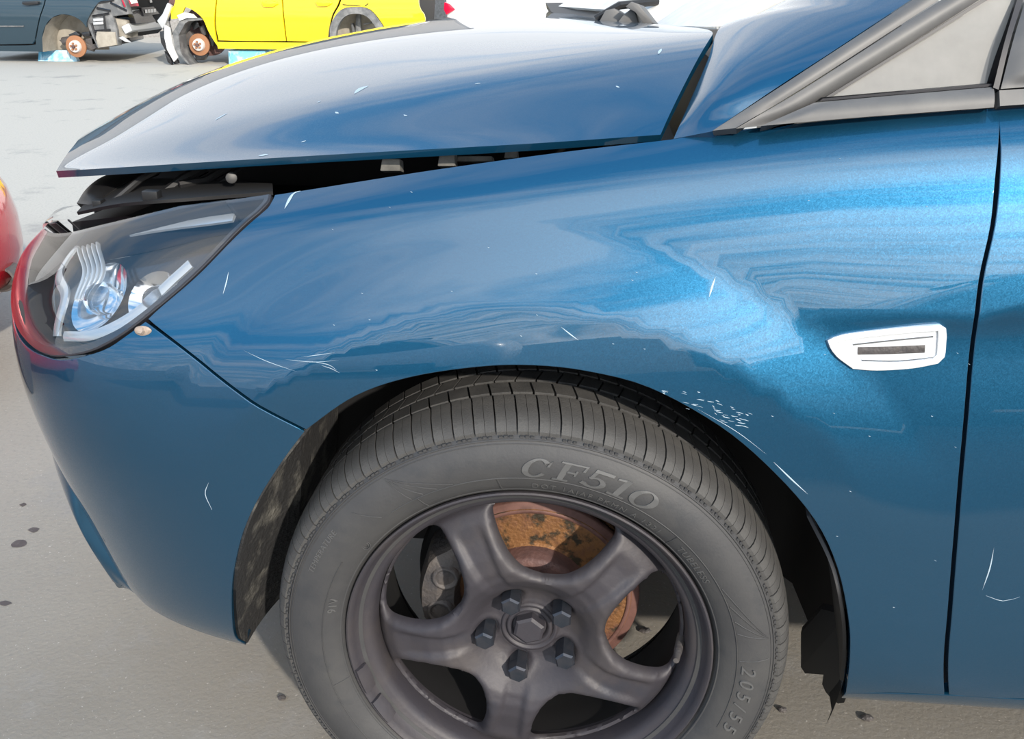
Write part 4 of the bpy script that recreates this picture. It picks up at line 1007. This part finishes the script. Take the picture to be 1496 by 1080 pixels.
poly('torn_liner', [(141, 46), (167, 47), (170, 66), (143, 70), (139, 56)], M['dust_inner'], st, dy=.01, thick=.04, bevel=.006)
# tailgate across the back: runs away from us to the far side
def rear_poly(name, pts, mt, parent, yoff, thick=.05, bevel=.006):
    """pts: (px, py, depth) with depth metres beyond the near flank"""
    q = [Vector(ony(px, py, YB+d)) for px, py, d in pts]; n = (q[1]-q[0]).cross(q[2]-q[0]).normalized()
    if n.dot(Vector(CAM)-q[0]) < 0: n = -n
    q = [p+n*yoff for p in q]; return MB().prism(q, -n*thick).build(name, mt, parent, bevel=bevel)
rear_poly('tailgate', [(176, -40, .15), (180, 0, .12), (187, 22, .1), (191, 34, .1), (237, 29, 1.45), (234, 0, 1.5), (226, -40, 1.5)], M['bg_black'], dk, 0, .12)
tl = rear_poly('tail_lamp', [(176, -14, .05), (181, 0, .05), (185, 10, .05), (201, 9, .35), (197, -4, .35), (192, -16, .35)], M['lamp_red'], dk, .06, .10, .012)
rear_poly('lamp_window', [(183, 1, .05), (186, 8, .05), (194, 7, .2), (190, -1, .2)], M['lamp_white'], tl, .075, .02, .003)
pl = rear_poly('licence_plate', [(205, 11, .55), (208, 24, .55), (233, 20, 1.2), (232, 9, 1.2)], M['bg_black'], dk, .02, .02, .003)
for k in range(5): rear_poly('plate_character', [(210+k*4.2, 14-k*.4, .6+k*.12), (210.5+k*4.2, 19-k*.4, .6+k*.12), (212.8+k*4.2, 18.7-k*.4, .65+k*.12), (212.3+k*4.2, 13.7-k*.4, .65+k*.12)], M['pale_metal'], pl, .026, .008, 0)
rear_poly('badge', [(216, -2, .8), (217, 4, .8), (220, 3.5, .9), (219, -2, .9)], M['chrome'], dk, .03, .02, .002)
rear_poly('badge', [(190, 15, .2), (190.5, 17.5, .2), (202, 16, .5), (202, 14, .5)], M['pale_metal'], dk, .012, .01, 0)
rear_poly('bumper_beam', [(181, 37, .05), (187, 48, .05), (238, 41, 1.5), (238, 32, 1.5)], M['pale_metal'], dk, .06, .10, .012)
rear_poly('rear_floor', [(168, 26, .1), (170, 52, .1), (186, 56, .1), (186, 30, .1)], M['dust_inner'], dk, .02, .3, .01)
rear_poly('silencer', [(200, 50, .5), (203, 60, .5), (222, 55, 1.1), (220, 46, 1.1)], M['bg_black'], dk, -.1, .3, .02)
rear_poly('broken_clip', [(174, 55, 0), (184, 61, 0), (192, 62, 0), (180, 53, 0)], M['pale_metal'], dk, .02, .03, .003)
m = MB(); A = [bgp(*p) for p in ((-60, 72), (40, 72), (46, 55), (110, 48), (150, 60), (170, 40), (175, -40), (-60, -40))]
m.prism([(x, YB+.40, z) for x, z in A], (0, 1.1, 0)).build('body_core', M['dark'], dk)
m = MB(); A = [bgp(*p) for p in ((-60, -40), (150, -40), (120, -85), (40, -98), (-60, -98))]
m.prism([(x, YB+.18, z) for x, z in A], (0, 1.25, 0)).build('cabin', M['glassdark'], dk, bevel=.04)
# yellow car with a smashed front
ye = empty('scrapped_yellow_car', (-3.7, 11.2, 0)); tag(ye, 'bright yellow scrapped car with smashed front and no wheels', 'car')
side_panel('front_wing', [[(262, -45), (322, -45)], [(322, -45), (315, 0), (313, 35), (316, 62), (317, 68)], [(317, 68), (311, 58), (304, 45), (296, 27), (282, 15), (270, 10)], [(270, 10), (265, 22), (259, 27), (250, 28)], [(250, 28), (250, 14), (255, 4), (262, -45)]], [], M['yellow'], ye, bulge=.04)
side_panel('front_door', [[(324, -45), (408, -45)], [(408, -45), (411, 0), (417, 60)], [(417, 60), (360, 60), (319, 59)], [(319, 59), (315.5, 35), (317, 0), (324, -45)]], [], M['yellow'], ye, bulge=.04)
side_panel('rear_door', [[(410, -45), (500, -45)], [(500, -45), (495, 0), (485, 22), (480, 45), (478, 61)], [(478, 61), (419, 60)], [(419, 60), (413, 0), (410, -45)]], [], M['yellow'], ye, bulge=.04)
side_panel('sill', [[(317, 61), (420, 62), (480, 63)], [(480, 63), (482, 73)], [(482, 73), (400, 72), (319, 71)], [(319, 71), (317, 61)]], [], M['yellow'], ye, dy=-.01, bulge=0, sp=.05)
side_panel('rear_wing', [[(502, -45), (600, -45), (612, 8), (621, 26), (618, 60), (572, 66)], [(572, 66), (562, 40), (541, 14), (517, 10), (497, 15), (485, 35), (481, 62)], [(481, 62), (483, 40), (488, 22), (498, 0), (502, -45)]], [], M['yellow'], ye, bulge=.06)
side_panel('arch_trim', [[(482, 62), (484, 35), (498, 15), (517, 10.5), (540, 14), (561, 40), (571, 66)], [(571, 66), (561, 66)], [(561, 66), (552, 44), (536, 24), (517, 20), (502, 26), (493, 42), (490, 62)], [(490, 62), (482, 62)]], [], M['grey_plastic'], ye, dy=-.02, bulge=0, sp=.05, thick=.08)
side_panel('wheelhouse', [[(484, 66), (484, 30), (505, 12), (535, 12), (560, 36), (574, 66)], [(574, 66), (484, 66)]], [], M['dust_inner'], ye, dy=.30, bulge=0)
for pts in ([(513, 22), (519, 22), (521, 60), (512, 60)], [(505, 36), (508, 35), (512, 50), (508, 50)], [(524, 36), (536, 34), (536, 36), (524, 38)]): poly('spring_leg', pts, M['grey_plastic'], ye, dy=.22, thick=.06, bevel=.008)
for p in ((394, 4), (473, 3)): poly('door_handle', [(p[0]-12, p[1]-2), (p[0]+10, p[1]-2), (p[0]+12, p[1]+2), (p[0]+6, p[1]+6), (p[0]-8, p[1]+6)], M['yellow'], ye, dy=-.035, thick=.06, bevel=.012)
poly('fuel_flap_seam', [(500, 6), (532, 9), (538, 4), (538, 5.5), (533, 10.5), (500, 7.5)], M['bg_cut'], ye, dy=.01, thick=.02)
poly('reflector_seam', [(587, 21), (600, 23), (609, 20), (609, 21.5), (600, 24.5), (587, 22.5)], M['bg_cut'], ye, dy=.01, thick=.04)
side_panel('wheelhouse', [[(252, 84), (252, 40), (266, 14), (284, 12), (300, 26), (312, 60), (316, 72)], [(316, 72), (300, 84), (252, 84)]], [], M['rust_hub'], ye, dy=.30, bulge=0)
far_disc(284.5, 66.5, ye)
for pts, mt in (([(262, 52), (268, 46), (276, 54), (274, 66), (265, 68)], 'cast'), ([(282, 40), (290, 38), (294, 52), (288, 54)], 'cast'), ([(270, 34), (280, 30), (284, 40), (274, 46)], 'bg_black'), ([(298, 48), (306, 52), (304, 70), (297, 66)], 'bg_black'), ([(276, 82), (296, 80), (290, 90), (278, 90)], 'bg_black')):
    poly('suspension_part', pts, M[mt], ye, dy=.16, thick=.08, bevel=.012)
m = MB(); n = 14; v = []
for i in range(n+1):
    px = np.interp(i/n, [0, .25, .5, .75, 1], [292, 266, 254, 258, 276]); py = np.interp(i/n, [0, .25, .5, .75, 1], [26, 28, 48, 74, 93]); x, z = bgp(px, py)
    x2, z2 = bgp(px+5+4*math.sin(math.pi*i/n), py+3); v += [(x, YB-.04, z), (x, YB+.22, z), (x2, YB+.22, z2), (x2, YB-.04, z2)]
m.add(v, [(i*4+k, i*4+(k+1) % 4, i*4+4+(k+1) % 4, i*4+4+k) for i in range(n) for k in range(4)]+[(0, 1, 2, 3)]); m.build('hanging_arch_liner', M['grey_plastic'], ye, smooth=True)
for pts, mt, d in (([(232, 30), (240, 20), (247, 4), (253, 8), (246, 30), (240, 42)], 'pale_metal', -.05), ([(234, 46), (244, 44), (252, 74), (262, 92), (256, 94), (246, 80), (236, 62)], 'bg_black', -.02), ([(243, 36), (250, 40), (254, 64), (262, 84), (257, 90), (247, 72), (243, 54)], 'lamp_white', -.06), ([(244, 74), (249, 90), (256, 95), (252, 84)], 'bg_black', -.08), ([(262, 22), (272, 18), (284, 20), (290, 26), (276, 26), (266, 30)], 'lamp_white', -.07), ([(246, -6), (256, -4), (258, 2), (250, 10), (243, 6)], 'rust_hub', .05), ([(236, 26), (246, 32), (250, 50), (244, 60), (238, 44)], 'grey_plastic', .0)):
    poly('crash_fragment', pts, M[mt], ye, dy=d, thick=.05, bevel=.006)
m = MB(); A = [bgp(*p) for p in ((300, 66), (480, 68), (600, 50), (604, -45), (275, -45), (270, 0), (290, 20))]
m.prism([(x, YB+.36, z) for x, z in A], (0, 1.2, 0)).build('body_core', M['dark'], ye)
m = MB(); A = [bgp(*p) for p in ((330, -46), (585, -46), (560, -95), (420, -104), (380, -96))]
m.prism([(x, YB+.16, z) for x, z in A], (0, 1.3, 0)).build('cabin', M['glassdark'], ye, bevel=.04)
m = MB(); A = [bgp(*p) for p in ((255, -10), (262, -44), (330, -46), (330, 0), (262, 4))]
m.prism([(x, YB+.06, z) for x, z in A], (0, 1.4, 0)).build('crumpled_bonnet', M['yellow'], ye, bevel=.02)
# pale blue blocks the cars stand on: open trays with sloped ends
def tray(name, label, pts, dep, y0=0.):
    q = [bgp(*p) for p in pts]; m = MB(); (x0, z0), (x1, z1) = q[0], q[1]
    zt = z0; xa, xb = x0, x1; b0, b1 = q[3][0], q[2][0]
    v = [(xa, YB+y0+.05, zt), (xb, YB+y0+.05, zt), (xb, YB+dep, zt), (xa, YB+dep, zt), (b0, YB+y0, 0), (b1, YB+y0, 0), (b1, YB+dep, 0), (b0, YB+dep, 0)]
    m.add(v, [(0, 1, 2, 3), (0, 4, 5, 1), (1, 5, 6, 2), (2, 6, 7, 3), (3, 7, 4, 0), (4, 7, 6, 5)])
    o = m.build(name, M['blue_block'], None, bevel=.008); tag(o, label, 'support block', 'pale blue blocks under the scrapped cars')
    m = MB()
    for k in range(2): m = MB(); m.box(((xa+(xb-xa)*(.1+.8*k)), YB+y0-.012+.03, zt*.5), (.02, .03, zt*.8)); m.build('rib', M['blue_block'], o)
    return o
tray('support_block', 'pale blue block under the dark car beside its bare brake disc', [(36, 76), (88, 76), (97, 92), (39, 94)], .33, .25)
tray('support_block', 'pale blue block under the sill of the yellow car', [(331, 74), (385, 75), (388, 92), (334, 93)], .5)
# post, white van
xe = ony(650, 10, 15.0)[0]
m = MB(); m.box(((xe-34)/2, 15.2, 1.6), (xe+34, .4, 3.2)); wl_ = m.build('wall_back', M['postc'], None); tag(wl_, 'rough grey concrete wall behind the scrapped cars', kind='structure')
MB().box(((xe-34)/2, 15.2, 3.25), (xe+34.1, .5, .10)).build('wall_coping', M['postc'], wl_)
vn = empty('white_van', (0, 13.5, 0)); tag(vn, 'white van with red tail lamp behind the raised bonnet', 'van')
a = ony(652, 10, 12.6); b = ony(1120, 10, 12.6)
m = MB(); m.prism([(a[0], 12.6, .32), (a[0]-.02, 12.6, 1.0), (a[0]+.1, 12.6, 1.95), (a[0]+.3, 12.6, 2.1), (b[0]-1.2, 12.6, 2.1), (b[0]-.5, 12.6, 1.2), (b[0]+.3, 12.6, 1.0), (b[0]+.4, 12.6, .32)], (0, 1.8, 0)); m.build('van_body', M['van'], vn, bevel=.06)
q = [ony(p[0], p[1], 12.55) for p in ((649, 3), (657, 6), (665, 14), (652, 22), (648, 14))]; MB().prism([tuple(k) for k in q], (0, .12, 0)).build('tail_lamp', M['lamp_red'], vn, bevel=.01)
for x in (a[0]+1.95, b[0]-.7):
    m = MB(); n = 32; v = [(x+.32*math.cos(t), y, .32+.32*math.sin(t)) for y in (12.57, 12.8) for t in np.linspace(0, 2*math.pi, n, endpoint=False)]
    m.add(v, [(i, (i+1) % n, n+(i+1) % n, n+i) for i in range(n)]+[tuple(range(n)), tuple(range(2*n-1, n-1, -1))]); m.build('van_tyre', M['tyre'], vn, bevel=.02)
m = MB(); m.box((a[0]+2.6, 12.6, 1.55), (1.4, .03, .55)); m.build('van_window', M['glassdark'], vn, bevel=.005)

# ------------------------------------------------------------------ red car at the left edge
M['red'] = mat('red_car_paint', (.42, .012, .022), .25, .2, 1.0)
rc = empty('red_car', (-3.4, .5, 0)); tag(rc, 'red car showing only its rounded bumper corner at the left edge', 'car')
def rounded(cx, cy, lx, ly, r, n=10):
    o = []
    for sx, sy, a0 in ((1, 1, 0), (-1, 1, 90), (-1, -1, 180), (1, -1, 270)):
        for i in range(n+1):
            a = math.radians(a0+90*i/n); o.append((cx+sx*(lx-r)+r*math.cos(a), cy+sy*(ly-r)+r*math.sin(a)))
    return o
def hull(name, levels, mt, parent, r=.42, cx=-4.20, cy=2.30, lx=2.02, ly=.86, cap=True):
    V = []; f = []; n = 44
    cp, sp_ = math.cos(math.radians(45)), math.sin(math.radians(45))
    for z, ins in levels:
        for x, y in rounded(-2.02, .86, lx-ins, ly-ins*.8, r): V.append((-1.315+cp*x-sp_*y, 1.30+sp_*x+cp*y, z))
    for k in range(len(levels)-1):
        for i in range(n): f.append((k*n+i, k*n+(i+1) % n, (k+1)*n+(i+1) % n, (k+1)*n+i))
    if cap: f += [tuple(range((len(levels)-1)*n, len(levels)*n)), tuple(range(n))[::-1]]
    o = mk(name, V, f, mt, parent, smooth=True); o.data.set_sharp_from_angle(angle=math.radians(45)); return o
hull('body', [(.20, .10), (.24, .05), (.29, .015), (.36, .0), (.44, .0), (.51, .012), (.57, .04), (.62, .09), (.66, .17), (.69, .30), (.72, .48), (.75, .7)], M['red'], rc)
hull('cabin', [(.70, .72), (1.05, .90), (1.35, 1.05), (1.42, 1.15)], M['glassdark'], rc, r=.3)
hull('roof', [(1.40, 1.10), (1.45, 1.16), (1.47, 1.3)], M['red'], rc, r=.3)
for k in (-3.1, -.75):
    cp = math.cos(math.radians(45)); m = MB(); n = 32; v = []
    for yy in (.01, .20):
        for t in np.linspace(0, 2*math.pi, n, endpoint=False): x = k+.30*math.cos(t); v.append((-1.315+cp*(x-yy), 1.30+cp*(x+yy), .30+.30*math.sin(t)))
    m.add(v, [(i, (i+1) % n, n+(i+1) % n, n+i) for i in range(n)]+[tuple(range(n)), tuple(range(2*n-1, n-1, -1))]); m.build('tyre', M['tyre'], rc, bevel=.02)
c0 = ony(5, 405, 1.36)
m = MB(); n = 24; v = []
for r_, yy in ((.036, .0), (.036, -.05), (.031, -.052), (.029, -.01)): v += [(c0[0]+r_*1.3*math.cos(t), c0[1]+yy+.03, c0[2]+r_*math.sin(t)) for t in np.linspace(0, 2*math.pi, n, endpoint=False)]
m.add(v, [(k*n+i, k*n+(i+1) % n, (k+1)*n+(i+1) % n, (k+1)*n+i) for k in range(3) for i in range(n)]+[tuple(range(3*n, 4*n))]); m.build('exhaust_tip', M['cast'], rc, smooth=True)

# ------------------------------------------------------------------ grit, stains
def pebble(px, py, r, label, seed):
    g = random.Random(seed); c = onz(px, py, 0); v, f = uvball((0, 0, 0), r, 1.2, .9, .6, 9, 6)
    v = [(a*(1+g.uniform(-.2, .2)), b*(1+g.uniform(-.2, .2)), q*(1+g.uniform(-.15, .15))+r*.5) for a, b, q in v]
    o = mk('pebble', v, f, M['cast']); o.location = tuple(c); tag(o, label, 'pebble', 'loose grit on the concrete'); return o
pebble(1267, 1052, .008, 'tiny grey stone on the concrete below the sill', 1); pebble(1143, 1039, .006, 'tiny dark stone on the concrete right of the tyre', 2)
pebble(942, 924, .008, 'tiny dark stone seen through the wheel opening', 3); pebble(412, 1022, .006, 'tiny dark stone left of the tyre', 4)
def stain(pts, seed):
    g = random.Random(seed); o = closed([[tuple(onz(px, py, 0)[:2]) for px, py in pts]+[tuple(onz(*pts[0], 0)[:2])]], .006); V, T = fill(o, [], .02)
    mk('oil_stain', [(x, y, .0008) for x, y in V], [tuple(t) for t in T], M['oil'], yard)
stain([(16, 796), (24, 790), (37, 790), (39, 796), (30, 800), (18, 800)], 1); stain([(28, 738), (35, 735), (39, 738), (33, 741)], 2)
stain([(0, 880), (8, 878), (18, 882), (8, 886), (0, 884)], 3); stain([(40, 775), (48, 771), (58, 773), (50, 779)], 4)

# ------------------------------------------------------------------ unseen cars added behind the camera for the blue paint and headlight to mirror
M['unseen_grey_car'] = mat('unseen_dark_grey_car_paint', (.03, .032, .036), .3, .4, 1.)
def add_unseen_car(label, x0, y0, lx, mt):
    c = empty('unseen_parked_car', (x0, y0, 0)); tag(c, label, 'car', 'unseen cars added behind the camera')
    def sh(name, lv, m, r):
        V = []; f = []; n = 44
        for z, ins, iy in lv: V += [(x, y, z) for x, y in rounded(x0, y0, lx-ins, .88-iy, r)]
        for k in range(len(lv)-1):
            for i in range(n): f.append((k*n+i, k*n+(i+1) % n, (k+1)*n+(i+1) % n, (k+1)*n+i))
        f += [tuple(range((len(lv)-1)*n, len(lv)*n)), tuple(range(n))[::-1]]
        o = mk(name, V, f, m, c, smooth=True); o.data.set_sharp_from_angle(angle=math.radians(45)); return o
    sh('body', [(.20, .10, .08), (.26, .03, .03), (.45, 0, 0), (.62, .01, .005), (.75, .06, .03), (.86, .14, .07), (.92, .3, .12)], mt, .40)
    sh('cabin', [(.90, .55, .14), (1.15, .82, .20), (1.36, 1.08, .28)], M['glassdark'], .25)
    sh('roof', [(1.35, 1.06, .27), (1.42, 1.14, .30), (1.45, 1.35, .42)], mt, .25)
    for dx in (-1.25, 1.25):
        for sy in (-1, 1):
            m = MB(); n = 32; v = [(x0+dx+.31*math.cos(t), y0+sy*yy, .31+.31*math.sin(t)) for yy in (.70, .87) for t in np.linspace(0, 2*math.pi, n, endpoint=False)]
            m.add(v, [(i, (i+1) % n, n+(i+1) % n, n+i) for i in range(n)]+[tuple(range(n)), tuple(range(2*n-1, n-1, -1))]); m.build('tyre', M['tyre'], c, bevel=.02)
add_unseen_car('unseen dark grey car added behind the camera, mirrored in the blue front wing', 2.6, -4.3, 2.1, M['unseen_grey_car'])
add_unseen_car('unseen white car added behind the camera, mirrored in the headlight', -2.9, -6.2, 2.1, M['van'])
